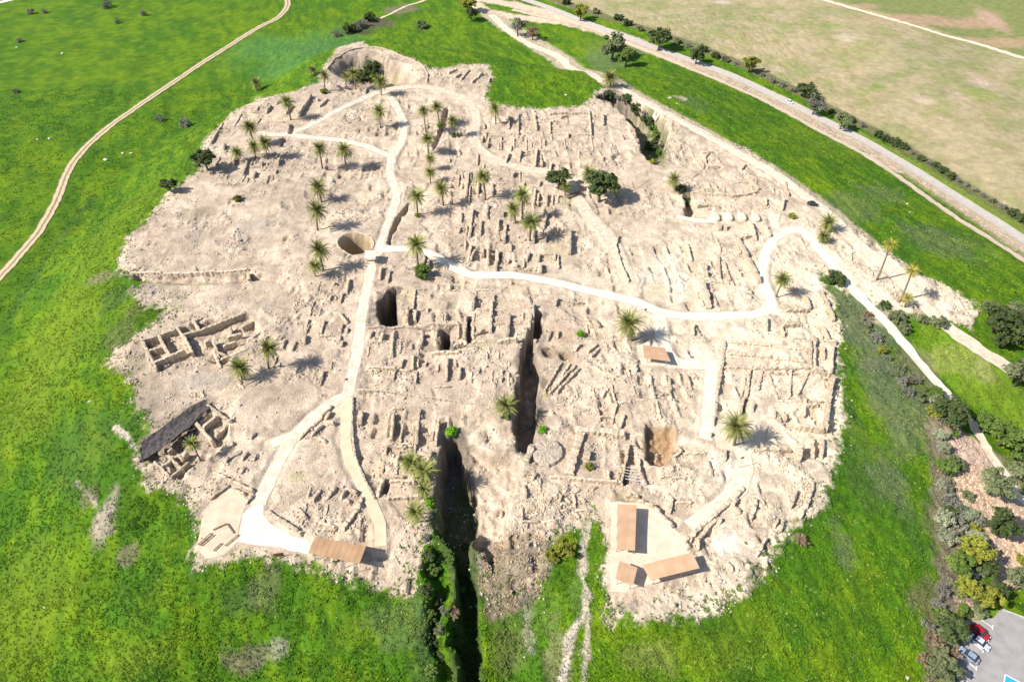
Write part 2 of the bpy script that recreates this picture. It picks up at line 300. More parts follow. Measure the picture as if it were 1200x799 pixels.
# verges of the roads
def line_mask(pts, hw, soft, A=None):
    pw = [tuple(q[:2]) for q in hit([p[0] for p in pts], [p[1] for p in pts], PRE)]
    tmp = np.full(GX.shape, 1e9); local(lambda x, y: segdist(x, y, pw), GX, GY, pw, hw+soft+12, tmp, 1e9)
    return sstep(hw+soft, hw, tmp+(n5-.5)*3)
setc(line_mask([(600,5),(685,30),(775,62),(900,112),(1000,165),(1075,208),(1140,250),(1240,322)], 5.5, 1.5), (.46,.36,.25))
setc(line_mask([(1060,205),(1120,247),(1200,300)], 1.2, 1.5)*.7, (.16,.20,.05))
setc(line_mask([(640,-5),(735,28),(860,72),(905,93),(985,134),(1050,168),(1110,205),(1240,290)], 3.2, 2)*.9, (.13,.13,.055))
setc(line_mask([(980,142),(1060,186),(1130,228),(1210,277)], 1.6, 1.5)*.8, (.17,.22,.03))
setc(line_mask([(540,-6),(590,4),(640,14),(672,26),(640,24),(600,20),(570,14),(548,0)], 4, 2), (.58,.45,.33))
setc(line_mask([(575,18),(660,72),(730,107),(812,150),(900,200),(967,247),(1050,320),(1080,352)], 5.5, 2.5)*.85, (.46,.37,.27))
# weedy dark lines on the left slope, pale rills in the gully
setc(line_mask([(125,5),(110,230),(55,300),(10,380)][1:], .5, 1.2)*.6, DK)
setc(line_mask([(690,612),(683,640),(684,680),(690,720),(684,799)], .5, .7)*.8, (.50,.42,.33)); setc(line_mask([(688,715),(668,750),(660,799)], .5, .6)*.8, (.5,.43,.35))
setc(line_mask([(625,630),(615,700),(622,760)], .8, 1)*.4, (.4,.34,.27))
setc(line_mask([(135,500),(150,512),(162,530)], .3, .6)*.8, (.5,.42,.33)); setc(line_mask([(88,565),(108,585),(115,600)], .3, .6)*.6, (.36,.29,.22))
def polyc(pts, c, s_, soft=1.0, amp=4):
    pw = [tuple(q[:2]) for q in hit([p[0] for p in pts], [p[1] for p in pts], PRE)]; tmp = np.full(GX.shape, 99.)
    local(lambda x, y: sdf(x, y, pw), GX, GY, pw, 6, tmp, 99.); setc(sstep(soft, -soft, tmp+(n5-.5)*amp)*s_, c)
polyc([(1092,440),(1110,500),(1118,600),(1150,690),(1142,725),(1112,815),(1078,815),(1098,700),(1096,600),(1088,500)], (.19,.155,.105), .85)
polyc([(1107,503),(1122,500),(1150,520),(1168,545),(1172,562),(1215,600),(1215,662),(1182,692),(1163,680),(1160,650),(1150,600),(1125,590),(1112,550)], (.54,.39,.28), .95, .6, 2)
polyc([(1070,372),(1090,368),(1140,400),(1190,440),(1215,470),(1215,520),(1170,492),(1130,470),(1095,425)], (.17,.26,.02), .5)
polyc([(1118,700),(1140,704),(1150,716),(1140,730),(1128,740)], (.58,.42,.30), .9, .6, 2)
# dirt
c0 = np.zeros(GX.shape+(3,)); c0[...] = (.52, .405, .298)
def setd(m, c):
    m = m[..., None]; c0[...] = c0*(1-m)+np.array(c)*m
d1 = fbm(GX, GY, 30, 91, 3); d2 = fbm(GX, GY, 8, 92, 4); d3 = fbm(GX, GY, 2.2, 93, 3)
setd(sstep(.45, .65, d1)*.55, (.575, .455, .325)); setd(sstep(.5, .36, d2)*.45, (.42, .325, .24)); setd(sstep(.55, .7, d2)*.5, (.61, .50, .385)); setd(sstep(.55, .75, d3)*.25, (.64, .54, .43)); setd(sstep(.42, .28, d3)*.3, (.33, .255, .185)); d4 = fbm(GX+3*GY*.1, GY, 15, 97, 3); setd(sstep(.54, .70, d4)*.45*sstep(40, -60, GX), (.40, .315, .25))
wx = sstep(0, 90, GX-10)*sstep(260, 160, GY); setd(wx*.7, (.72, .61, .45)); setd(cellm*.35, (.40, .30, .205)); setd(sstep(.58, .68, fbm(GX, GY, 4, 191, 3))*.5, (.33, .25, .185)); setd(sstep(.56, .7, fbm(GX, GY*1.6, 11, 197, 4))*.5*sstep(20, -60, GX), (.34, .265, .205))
DB = (.30,.235,.165); GB = (.30,.28,.12); WH = (.70,.62,.51); OR = (.56,.40,.27)
for i, (cx, cy, rx, ry, c, s) in enumerate([(235,250,24,10,DB,.7),(300,265,30,14,(.36,.3,.24),.55),(290,310,16,7,DB,.5),(240,445,30,10,(.33,.29,.24),.6),(190,470,34,22,(.30,.235,.18),.75),(185,500,20,16,(.27,.2,.16),.7),(170,450,16,20,DB,.6),(150,430,20,18,(.2,.17,.1),.7),(170,340,20,10,(.33,.27,.22),.6),(205,345,30,8,DB,.4),
 (540,335,14,6,GB,.35),(480,345,16,10,(.45,.36,.22),.5),(560,405,20,8,GB,.4),(590,355,16,8,GB,.3),(440,435,14,4,GB,.4),(435,500,10,12,(.40,.30,.18),.5),(440,550,14,12,OR,.6),(350,560,14,6,GB,.45),(330,540,30,20,(.52,.4,.32),.4),(410,565,10,6,(.55,.41,.34),.7),
 (410,70,30,12,(.24,.19,.14),.8),(440,82,12,12,(.06,.09,.02),.9),(430,95,20,7,(.05,.07,.02),.8),(475,85,20,12,(.55,.45,.34),.5),(460,78,6,4,YG,.7),  # first patch: shade of the crater's left wall painted in
 (770,320,30,30,WH,.45),(745,300,20,14,(.50,.40,.28),.4),(770,335,12,8,(.60,.48,.28),.5),(730,250,30,12,(.40,.31,.22),.45),(680,245,18,7,(.33,.26,.2),.6),(665,237,14,6,GB,.4),(650,295,18,10,(.4,.33,.2),.5),(845,322,12,6,DB,.55),(850,355,12,6,DB,.35),(660,395,16,12,(.45,.31,.2),.55),(645,412,9,6,(.3,.22,.15),.9),(664,418,9,5,(.3,.22,.15),.9),(700,440,30,14,(.58,.46,.36),.5),
 (775,520,18,22,(.33,.22,.12),.95),(725,490,16,10,(.42,.30,.19),.5),(690,545,8,6,GB,.8),(700,530,20,10,(.45,.39,.31),.4),(640,530,22,16,(.50,.42,.34),.5),(570,560,16,20,(.55,.43,.31),.6),(640,455,6,14,(.45,.38,.14),.7),(820,210,26,14,(.48,.38,.28),.5),(890,225,12,9,(.38,.3,.23),.6),(790,195,22,12,(.52,.43,.31),.4),(862,232,12,4,(.52,.38,.24),.7),(770,175,14,18,(.10,.13,.03),.9),(765,150,12,16,(.09,.14,.03),.8),(800,165,20,10,(.50,.42,.30),.4),(690,187,14,4,(.5,.4,.25),.5),
 (840,412,8,5,(.42,.32,.22),.5),(893,405,26,4,(.5,.38,.22),.4),(885,425,12,6,(.52,.40,.28),.4),(950,470,8,5,(.5,.4,.27),.6),(940,545,14,7,(.32,.26,.2),.7),(925,570,8,10,(.5,.4,.26),.5),(820,420,30,14,WH,.5),(845,550,20,20,WH,.5),(850,630,22,16,WH,.8),(866,590,8,6,OR,.6),(836,625,6,6,OR,.5),(735,580,24,5,(.52,.42,.22),.6),(880,650,24,18,(.50,.39,.31),.5),(735,710,18,8,(.3,.24,.19),.6),(600,600,30,12,(.52,.42,.32),.4),(925,360,14,6,GB,.3),(960,300,20,14,(.52,.42,.32),.4),(610,650,30,20,(.30,.24,.17),.7),(590,690,20,16,(.33,.27,.2),.6),(575,640,14,20,(.28,.21,.14),.8),
 (200,400,30,12,(.5,.42,.28),.3),(265,395,20,8,GB,.35),(215,535,14,6,GB,.6),(240,482,8,6,GB,.4),(225,332,40,3,(.1,.16,.02),.5),(360,100,20,6,(.38,.3,.22),.5),(540,95,24,10,(.42,.33,.24),.5),(565,88,14,7,(.36,.3,.22),.5),(350,130,30,10,(.46,.37,.27),.4)]):
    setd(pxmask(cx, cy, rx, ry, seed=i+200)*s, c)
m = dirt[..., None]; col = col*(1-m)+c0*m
# dug sides: brown earth darkened for shade; deepest trench: painted shade and weeds
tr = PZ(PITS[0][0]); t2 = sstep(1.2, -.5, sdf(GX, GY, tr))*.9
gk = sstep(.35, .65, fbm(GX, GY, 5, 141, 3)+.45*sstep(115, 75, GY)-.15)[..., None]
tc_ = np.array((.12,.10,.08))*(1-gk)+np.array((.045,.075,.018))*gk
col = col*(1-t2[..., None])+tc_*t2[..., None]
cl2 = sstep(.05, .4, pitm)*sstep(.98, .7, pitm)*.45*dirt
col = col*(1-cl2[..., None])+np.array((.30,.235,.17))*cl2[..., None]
pitsharp = 5
def pitcol(pts, c, s_, am=5):
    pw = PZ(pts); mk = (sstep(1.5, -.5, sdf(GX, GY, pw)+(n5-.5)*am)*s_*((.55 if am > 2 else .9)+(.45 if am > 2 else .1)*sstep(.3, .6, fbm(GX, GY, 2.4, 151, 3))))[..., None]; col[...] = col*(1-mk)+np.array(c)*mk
pitcol([(160,545),(160,520),(183,505),(208,488),(223,474),(243,466),(248,480),(232,491),(229,503),(214,514),(195,526),(192,540),(180,545)], (.22,.17,.13), .7)  # shade of the dark band painted into the soil below the net
pitcol([(742,118),(772,131),(783,150),(776,178),(766,192),(760,170),(752,140)], (.075,.105,.03), .85); pitcol([(698,113),(715,104),(742,116),(735,124),(716,124)], (.10,.085,.07), .9)  # green weeds, then the shaded upper left face painted dark
pitcol([(455,338),(466,338),(467,384),(445,380),(441,366),(443,350)], (.12,.10,.08), .85)  # shaft walls and floor painted dark to deepen their shade
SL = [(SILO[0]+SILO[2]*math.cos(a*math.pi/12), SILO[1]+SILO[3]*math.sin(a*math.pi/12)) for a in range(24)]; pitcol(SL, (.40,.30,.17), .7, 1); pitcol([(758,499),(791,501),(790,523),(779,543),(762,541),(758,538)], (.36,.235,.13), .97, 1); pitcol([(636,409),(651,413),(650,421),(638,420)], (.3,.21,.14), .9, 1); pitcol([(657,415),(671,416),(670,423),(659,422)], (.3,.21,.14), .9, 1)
pitcol([(600,526),(600,470),(608,410),(620,390),(638,366),(640,388),(630,410),(640,430),(633,514),(614,535)], (.16,.13,.10), .8)  # second trench: its shadow painted into the albedo
pitcol([(516,384),(529,384),(529,409),(516,409)], (.13,.10,.08), .8)  # small square shaft: shade painted into the colour
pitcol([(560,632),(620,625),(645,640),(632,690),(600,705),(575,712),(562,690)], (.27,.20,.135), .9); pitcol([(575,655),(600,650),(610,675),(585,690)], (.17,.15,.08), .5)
# ------------------------------------------------------------------ materials
def newmat(name, rough=.9):
    m = bpy.data.materials.new(name); m.use_nodes = True; b = m.node_tree.nodes['Principled BSDF']
    b.inputs['Roughness'].default_value = rough; b.inputs['Specular IOR Level'].default_value = .2
    return m, m.node_tree, b
def noisemat(name, c1, c2, scale=1.0, rough=.9, bump=0.0, c3=None, coord='Object', metallic=0, bdist=.1):
    m, n, b = newmat(name, rough)
    tc = n.nodes.new('ShaderNodeTexCoord'); nz = n.nodes.new('ShaderNodeTexNoise'); nz.inputs['Scale'].default_value = scale; nz.inputs['Detail'].default_value = 5
    n.links.new(tc.outputs[coord], nz.inputs['Vector'])
    cr = n.nodes.new('ShaderNodeValToRGB'); cr.color_ramp.elements[0].position = .36; cr.color_ramp.elements[1].position = .64
    cr.color_ramp.elements[0].color = (*c1, 1); cr.color_ramp.elements[1].color = (*c2, 1)
    if c3: e = cr.color_ramp.elements.new(.75); e.color = (*c3, 1)
    n.links.new(nz.outputs['Fac'], cr.inputs[0]); 
    oi = n.nodes.new('ShaderNodeObjectInfo'); mr = n.nodes.new('ShaderNodeMapRange'); mr.inputs[3].default_value = .82; mr.inputs[4].default_value = 1.15
    n.links.new(oi.outputs['Random'], mr.inputs[0]); hs = n.nodes.new('ShaderNodeHueSaturation')
    n.links.new(mr.outputs[0], hs.inputs['Value']); n.links.new(cr.outputs[0], hs.inputs['Color']); n.links.new(hs.outputs[0], b.inputs['Base Color'])
    b.inputs['Metallic'].default_value = metallic
    if bump:
        bp = n.nodes.new('ShaderNodeBump'); bp.inputs['Strength'].default_value = bump; bp.inputs['Distance'].default_value = bdist
        n.links.new(nz.outputs['Fac'], bp.inputs['Height']); n.links.new(bp.outputs[0], b.inputs['Normal'])
    return m
# ground: stored albedo x fine noise, bump
gm, n, b = newmat('ground_soil_and_grass', .95)
at = n.nodes.new('ShaderNodeAttribute'); at.attribute_name = 'albedo'
tc = n.nodes.new('ShaderNodeTexCoord')
na = n.nodes.new('ShaderNodeTexNoise'); na.inputs['Scale'].default_value = 1.9; na.inputs['Detail'].default_value = 8; na.inputs['Roughness'].default_value = .7
vo = n.nodes.new('ShaderNodeTexVoronoi'); vo.inputs['Scale'].default_value = 1.7; vo.inputs['Randomness'].default_value = 1
n.links.new(tc.outputs['Object'], na.inputs['Vector']); n.links.new(tc.outputs['Object'], vo.inputs['Vector'])
m1 = n.nodes.new('ShaderNodeMapRange'); m1.inputs[1].default_value = .3; m1.inputs[2].default_value = .7; m1.inputs[3].default_value = .66; m1.inputs[4].default_value = 1.28
n.links.new(na.outputs['Fac'], m1.inputs[0])
hs = n.nodes.new('ShaderNodeHueSaturation'); n.links.new(at.outputs['Color'], hs.inputs['Color']); nb = n.nodes.new('ShaderNodeTexNoise'); nb.inputs['Scale'].default_value = .28; nb.inputs['Detail'].default_value = 6; n.links.new(tc.outputs['Object'], nb.inputs['Vector'])
m2 = n.nodes.new('ShaderNodeMapRange'); m2.inputs[1].default_value = .3; m2.inputs[2].default_value = .7; m2.inputs[3].default_value = .82; m2.inputs[4].default_value = 1.15; n.links.new(nb.outputs['Fac'], m2.inputs[0])
mm0 = n.nodes.new('ShaderNodeMath'); mm0.operation = 'MULTIPLY'; n.links.new(m1.outputs[0], mm0.inputs[0]); n.links.new(m2.outputs[0], mm0.inputs[1]); n.links.new(mm0.outputs[0], hs.inputs['Value'])
n.links.new(hs.outputs[0], b.inputs['Base Color'])
ad = n.nodes.new('ShaderNodeMath'); ad.operation = 'SUBTRACT'; n.links.new(na.outputs['Fac'], ad.inputs[0]); 
mv = n.nodes.new('ShaderNodeMath'); mv.operation = 'MULTIPLY'; mv.inputs[1].default_value = .35; n.links.new(vo.outputs['Distance'], mv.inputs[0]); n.links.new(mv.outputs[0], ad.inputs[1])
bp = n.nodes.new('ShaderNodeBump'); bp.inputs['Strength'].default_value = .8; bp.inputs['Distance'].default_value = .3
n.links.new(ad.outputs[0], bp.inputs['Height']); n.links.new(bp.outputs[0], b.inputs['Normal'])
M = {
 'conc': noisemat('pale_concrete', (.58,.505,.39), (.76,.68,.54), .45, .9, .3),
 'conc2': noisemat('cream_gravel', (.55,.46,.34), (.72,.62,.48), .6, .9, .2),
 'tan': noisemat('tan_dirt', (.54,.43,.31), (.64,.52,.38), .4, .95, .3),
 'tan2': noisemat('pale_dirt', (.52,.41,.29), (.70,.575,.42), .5, .95, .3),
 'yel': noisemat('yellow_tan_paving', (.58,.46,.31), (.65,.53,.37), .5, .9, .1),
 'peach': noisemat('peach_paving', (.50,.37,.26), (.60,.45,.33), .4, .9, .1),
 'yard': noisemat('cream_yard_paving', (.56,.45,.335), (.66,.54,.41), .5, .9, .1),
 'asph': noisemat('worn_grey_asphalt', (.50,.445,.385), (.58,.52,.455), .6, .9, .1),
 'lot': noisemat('car_park_asphalt', (.25,.235,.225), (.31,.29,.275), .5, .9, .1),
 'stone': noisemat('ruin_stone', (.38,.30,.215), (.58,.475,.35), 1.6, .92, .6, (.70,.61,.48)),
 'stone2': noisemat('grey_ruin_stone', (.32,.265,.20), (.50,.42,.325), 1.6, .92, .6),
 'rock': noisemat('loose_rock', (.42,.35,.28), (.66,.59,.50), .7, .9, .3, (.74,.69,.62)),
 'pier': noisemat('cream_pier_stone', (.62,.50,.35), (.72,.62,.47), .8, .9, .4),
 'white': noisemat('white_rock', (.42,.38,.30), (.62,.57,.47), 1.5, .9, .3),
 'roof': noisemat('tan_roof_sheet', (.42,.265,.16), (.50,.325,.205), .4, .7, .0),
 'roof_brown': noisemat('brown_roof_sheet', (.30,.18,.10), (.38,.24,.14), .25, .7, .0),
 'wood': noisemat('weathered_timber', (.17,.12,.08), (.26,.19,.13), 3, .85, .2),
 'metal': noisemat('grey_metal', (.30,.30,.30), (.36,.36,.36), 3, .5, 0, metallic=.3),
 'rust': noisemat('rusty_metal', (.22,.08,.04), (.30,.12,.07), 3, .8, .2),
 'trunk': noisemat('palm_trunk', (.13,.10,.075), (.24,.19,.14), 4, .95, .5),
 'bark': noisemat('bark', (.12,.10,.08), (.22,.19,.16), 4, .95, .5),
 'frond': noisemat('palm_frond', (.14,.16,.035), (.27,.27,.08), .8, .7),
 'dry': noisemat('dry_palm_frond', (.30,.24,.07), (.40,.32,.13), .8, .8),
 'fan': noisemat('yellow_fan_leaf', (.24,.22,.03), (.36,.31,.06), .8, .8),
 'dark': noisemat('leaf_dark', (.042,.065,.018), (.095,.125,.04), .5, .8),
 'olive': noisemat('leaf_olive', (.095,.115,.050), (.17,.19,.09), .5, .8),
 'green': noisemat('leaf_green', (.075,.125,.02), (.14,.20,.04), .5, .8),
 'yellow': noisemat('leaf_yellow', (.15,.165,.02), (.25,.245,.035), .5, .8),
 'grey': noisemat('leaf_grey', (.15,.14,.11), (.24,.24,.19), .5, .85),
 'silver': noisemat('leaf_silver', (.19,.21,.12), (.29,.31,.20), .5, .85),
 'brown': noisemat('leaf_brown', (.20,.13,.08), (.28,.20,.13), .5, .85),
 'lime': noisemat('leaf_lime', (.10,.26,.01), (.17,.34,.02), .5, .8),
 'tyre': noisemat('tyre_rubber', (.02,.02,.02), (.03,.03,.03), 4, .9),
 'glass': noisemat('car_glass', (.03,.04,.05), (.05,.06,.07), 1, .12),
 'red': noisemat('red_car_paint', (.36,.015,.02), (.40,.02,.025), 1, .3),
 'bluep': noisemat('pale_blue_car_paint', (.30,.38,.50), (.34,.42,.54), 1, .3, metallic=.2),
 'silverp': noisemat('silver_car_paint', (.50,.54,.60), (.55,.59,.64), 1, .3, metallic=.2),
 'lamp': noisemat('headlight', (.7,.7,.7), (.8,.8,.8), 1, .2), 'tail': noisemat('tail_light', (.4,.01,.01), (.45,.02,.02), 1, .3),
 'mark': noisemat('white_road_paint', (.70,.70,.68), (.80,.80,.78), 1, .8), 'bmark': noisemat('blue_road_paint', (.03,.28,.60), (.04,.32,.66), 1, .8),
 'gravel': noisemat('kerb_stone', (.45,.42,.38), (.55,.52,.47), 1, .9),
 'tuft': None,
}
# ------------------------------------------------------------------ object helpers
def mesh(name, V, Fc, mats=(), smooth=False, midx=None):
    me = bpy.data.meshes.new(name); me.from_pydata([tuple(map(float, v)) for v in V], [], Fc)
    for m_ in mats: me.materials.append(m_)
    if midx is not None: me.polygons.foreach_set('material_index', midx)
    if smooth: me.polygons.foreach_set('use_smooth', [True]*len(me.polygons))
    me.update(); return me
def fastmesh(name, V, Q, mats=(), smooth=False, nv=4):
    V = np.asarray(V, np.float32); Q = np.asarray(Q, np.int32); me = bpy.data.meshes.new(name)
    me.vertices.add(len(V)); me.vertices.foreach_set('co', V.ravel()); me.loops.add(Q.size); me.loops.foreach_set('vertex_index', Q.ravel())
    me.polygons.add(len(Q)); me.polygons.foreach_set('loop_start', np.arange(0, Q.size, nv, dtype=np.int32))
    if smooth: me.polygons.foreach_set('use_smooth', np.ones(len(Q), bool))
    for m_ in mats: me.materials.append(m_)
    me.update(calc_edges=True); me.validate(); return me
def obj(name, me, parent=None, loc=(0, 0, 0)):
    o = bpy.data.objects.new(name, me); C.objects.link(o); o.location = loc
    if parent: o.parent = parent
    return o
def tag(o, label, cat=None, group=None, kind=None):
    if label: o['label'] = label
    if cat: o['category'] = cat
    if group: o['group'] = group
    if kind: o['kind'] = kind
    return o
def thing(name, label, cat, loc, rz=0, group=None):
    o = bpy.data.objects.new(name, None); C.objects.link(o); o.location = loc; o.rotation_euler = (0, 0, rz); o.empty_display_size = .5
    return tag(o, label, cat, group)
class MB:
    def __init__(s): s.V = []; s.F = []; s.M = []
    def box(s, c, d, rz=0, m=0, taper=1.0, jit=0):
        k = len(s.V); ca, sa = math.cos(rz), math.sin(rz)
        for z in (-.5, .5):
            t = taper if z > 0 else 1
            for x_, y_ in ((-.5,-.5),(.5,-.5),(.5,.5),(-.5,.5)):
                X, Y = x_*d[0]*t+rnd.uniform(-jit, jit), y_*d[1]*t+rnd.uniform(-jit, jit); s.V.append((c[0]+X*ca-Y*sa, c[1]+X*sa+Y*ca, c[2]+z*d[2]+rnd.uniform(-jit, jit)))
        for f in ((0,3,2,1),(4,5,6,7),(0,1,5,4),(1,2,6,5),(2,3,7,6),(3,0,4,7)): s.F.append(tuple(k+i for i in f)); s.M.append(m)
        return s
    def tube(s, P, rad, n=6, m=0, cap=True):
        k = len(s.V)
        for q, p in enumerate(P):
            p = Vector(p); d = (Vector(P[min(q+1, len(P)-1)])-Vector(P[max(q-1, 0)])).normalized()
            u = d.orthogonal().normalized() if abs(d.z) < .9 else Vector((1, 0, 0)).cross(d).normalized()
            v = d.cross(u); r = rad[q] if isinstance(rad, (list, tuple)) else rad
            for a in range(n): s.V.append(tuple(p+(u*math.cos(6.2832*a/n)+v*math.sin(6.2832*a/n))*r))
        for q in range(len(P)-1):
            for a in range(n): s.F.append((k+q*n+a, k+q*n+(a+1) % n, k+(q+1)*n+(a+1) % n, k+(q+1)*n+a)); s.M.append(m)
        if cap: s.F.append(tuple(k+(len(P)-1)*n+a for a in range(n))); s.M.append(m); s.F.append(tuple(k+a for a in range(n))[::-1]); s.M.append(m)
        return s
    def mesh(s, name, *mats, smooth=False): return mesh(name, s.V, s.F, mats, smooth, s.M)
# ------------------------------------------------------------------ the ground sheet
nj, ni = GX.shape
V = np.stack([GX, GY, H], -1).reshape(-1, 3)
idx = np.arange(nj*ni).reshape(nj, ni)
Q = np.stack([idx[:-1, :-1], idx[:-1, 1:], idx[1:, 1:], idx[1:, :-1]], -1).reshape(-1, 4)
me = fastmesh('ground', V, Q, [gm], smooth=False)
ca_ = me.color_attributes.new('albedo', 'FLOAT_COLOR', 'POINT')
ca_.data.foreach_set('color', np.concatenate([np.clip(col, 0, 1), np.ones(GX.shape+(1,))], -1).astype(np.float32).ravel())
tag(obj('ground', me), 'mound of pale excavated earth with green grassy slopes and fields around', kind='structure')
def gz(x, y): return float(sample(H, x, y)[0])
# ------------------------------------------------------------------ paths and roads
def ribbon(cl, wd, rg, lift, seed):
    V = []; Fq = []; U = []; n = len(cl); K = 7
    d = np.gradient(cl, axis=0); d /= np.linalg.norm(d, axis=1)[:, None]+1e-9; nn = np.stack([-d[:, 1], d[:, 0]], 1)
    L = np.concatenate([[0], np.cumsum(np.linalg.norm(np.diff(cl, axis=0), axis=1))])
    a = (vn(L, L*0+seed, 2.0, 5)-.5)*rg*2; b_ = (vn(L, L*0+seed+40, 2.0, 6)-.5)*rg*2
    for k in range(n):
        for q in range(K):
            t = q/(K-1)*2-1; off = t*wd/2+(a[k] if t < 0 else b_[k])*abs(t)
            V.append((cl[k, 0]+nn[k, 0]*off, cl[k, 1]+nn[k, 1]*off)); U.append((q/(K-1), L[k]))
    V = np.array(V); Z = sample(H, V[:, 0], V[:, 1]).reshape(n, K); Z = Z*.5+Z.mean(1, keepdims=True)*.5
    Zm = np.maximum(Z, sample(H, V[:, 0], V[:, 1]).reshape(n, K)-.02)
    V = np.column_stack([V, Zm.ravel()+lift])
    for k in range(n-1):
        for q in range(K-1): i = k*K+q; Fq.append((i, i+K, i+K+1, i+1)[::-1])
    return V, Fq, U
rm, n, b = newmat('rutted_dirt', .95)
uv = n.nodes.new('ShaderNodeUVMap'); sx = n.nodes.new('ShaderNodeSeparateXYZ'); n.links.new(uv.outputs[0], sx.inputs[0])
cr = n.nodes.new('ShaderNodeValToRGB'); e = cr.color_ramp.elements; e[0].position = 0; e[0].color = (.13,.13,.04,1); e[1].position = 1; e[1].color = (.2,.15,.08,1)
for p_, c_ in ((.14,(.50,.38,.26,1)),(.36,(.52,.41,.29,1)),(.48,(.20,.19,.07,1)),(.58,(.22,.20,.08,1)),(.68,(.50,.38,.26,1)),(.88,(.50,.39,.27,1))): q = e.new(p_); q.color = c_
nz = n.nodes.new('ShaderNodeTexNoise'); nz.inputs['Scale'].default_value = .6; tc = n.nodes.new('ShaderNodeTexCoord'); n.links.new(tc.outputs['Object'], nz.inputs[0])
mm = n.nodes.new('ShaderNodeMath'); mm.operation = 'MULTIPLY_ADD'; mm.inputs[1].default_value = .25; n.links.new(nz.outputs['Fac'], mm.inputs[0]); n.links.new(sx.outputs[0], mm.inputs[2])
ms = n.nodes.new('ShaderNodeMath'); ms.operation = 'SUBTRACT'; ms.inputs[1].default_value = .125; n.links.new(mm.outputs[0], ms.inputs[0]); n.links.new(ms.outputs[0], cr.inputs[0]); n.links.new(cr.outputs[0], b.inputs['Base Color'])
M['rut'] = rm
for k, (nm, lb, mt, wd, rg, pts) in enumerate(PATHS):
    V, Fq, U = ribbon(pathW[k], wd, rg, (.055 if nm != 'access_road' else .14)+.006*k, k*7.3)
    me = mesh(nm, V, Fq, [M[mt]]); ul = me.uv_layers.new(name='UVMap')
    ul.data.foreach_set('uv', np.array([U[l.vertex_index] for l in me.loops], np.float32).ravel())
    tag(obj(nm, me), lb, kind='structure')
import bmesh
def poly_sheet(name, P, mat, lift, label, kind='structure', zfix=None, step=1.2):
    A = np.array(P); a0, b0 = A.min(0); a1, b1 = A.max(0)
    bm = bmesh.new(); bm.faces.new([bm.verts.new((p[0], p[1], 0)) for p in P])
    for ax_, lo, hi in ((0, a0, a1), (1, b0, b1)):
        v = lo+step
        while v < hi:
            nrm = (1, 0, 0) if ax_ == 0 else (0, 1, 0); co = (v, 0, 0) if ax_ == 0 else (0, v, 0)
            bmesh.ops.bisect_plane(bm, geom=bm.verts[:]+bm.edges[:]+bm.faces[:], plane_co=co, plane_no=nrm); v += step
    for v in bm.verts: v.co.z = (zfix if zfix is not None else gz(v.co.x, v.co.y))+lift
    bmesh.ops.recalc_face_normals(bm, faces=bm.faces[:])
    me = bpy.data.meshes.new(name); bm.to_mesh(me); bm.free(); me.materials.append(mat)
    if me.polygons[0].normal.z < 0: me.flip_normals()
    return tag(obj(name, me), label, kind=kind)
def wig(P, amp=.35, step=2.0):
    out = []
    for k in range(len(P)):
        a = np.array(P[k]); b_ = np.array(P[(k+1) % len(P)]); n_ = max(1, int(np.linalg.norm(b_-a)/step))
        for q in range(n_):
            p = a+(b_-a)*q/n_; out.append((p[0]+rnd.uniform(-amp, amp), p[1]+rnd.uniform(-amp, amp)))
    return out
for k, (nm, lb, mt, pts) in enumerate(PLAZAS): poly_sheet(nm, wig(plazaW[k]), M[mt], .035+.004*k, lb)
# ------------------------------------------------------------------ ruins
def stone_wall(parent, pl, top=.8, th=.75, mat='stone', name='wall', wob=.25):
    """one run of broken stone wall; its sides go down into the ground"""
    org = parent.location if parent else Vector((0, 0, 0))
    P = [np.array(q[:2]) for q in hit([p[0] for p in pl], [p[1] for p in pl], PRE)]
    cl = [P[0]]
    for a, b_ in zip(P, P[1:]):
        n_ = max(1, int(np.linalg.norm(b_-a)/.55))
        for q in range(1, n_+1): cl.append(a+(b_-a)*q/n_)
    cl = np.array(cl)
    if len(cl) < 3: cl = np.array([P[0]+(P[-1]-P[0])*t for t in (0, .33, .66, 1)])
    d = np.gradient(cl, axis=0); d /= np.linalg.norm(d, axis=1)[:, None]+1e-9; nn = np.stack([-d[:, 1], d[:, 0]], 1)
    zt = sample(PRE, cl[:, 0], cl[:, 1]); zg = sample(H, cl[:, 0], cl[:, 1])
    V = []; Fc = []; K = 6; n_ = len(cl); ph = rnd.random()*99; lev = 1.0
    for k in range(n_):
        if rnd.random() < .35: lev = rnd.choice((.6, .8, .9, 1, 1.1, 1.15))
        e = .35 if k in (0, n_-1) else 1
        T = (max(zt[k], zg[k]+.05) if zt[k]-zg[k] < 2.6 else zg[k])+top*lev*e+rnd.uniform(-.06, .06); B = min(zt[k], zg[k])-.9
        hw = th/2*rnd.uniform(.75, 1.25); c = cl[k]+nn[k]*rnd.uniform(-1, 1)*wob*.5
        lo = [sample(H, *(c+nn[k]*s_*(hw+.3)))[0] for s_ in (-1, 1)]
        B = min(B, min(lo)-.4)
        for off, z in ((-hw-.03, B), (-hw, T-rnd.uniform(0, .12)), (-hw*.4, T), (hw*.4, T+rnd.uniform(-.08, .08)), (hw, T-rnd.uniform(0, .1)), (hw+.03, B)):
            V.append((c[0]+nn[k, 0]*off-org.x, c[1]+nn[k, 1]*off-org.y, z-org.z))
    for k in range(n_-1):
        for q in range(K-1): i = k*K+q; Fc.append((i, i+1, i+K+1, i+K))
    Fc.append(tuple(range(K))[::-1]); Fc.append(tuple((n_-1)*K+q for q in range(K)))
    me = mesh(name, V, Fc, [M[mat]]); return obj(name, me, parent)
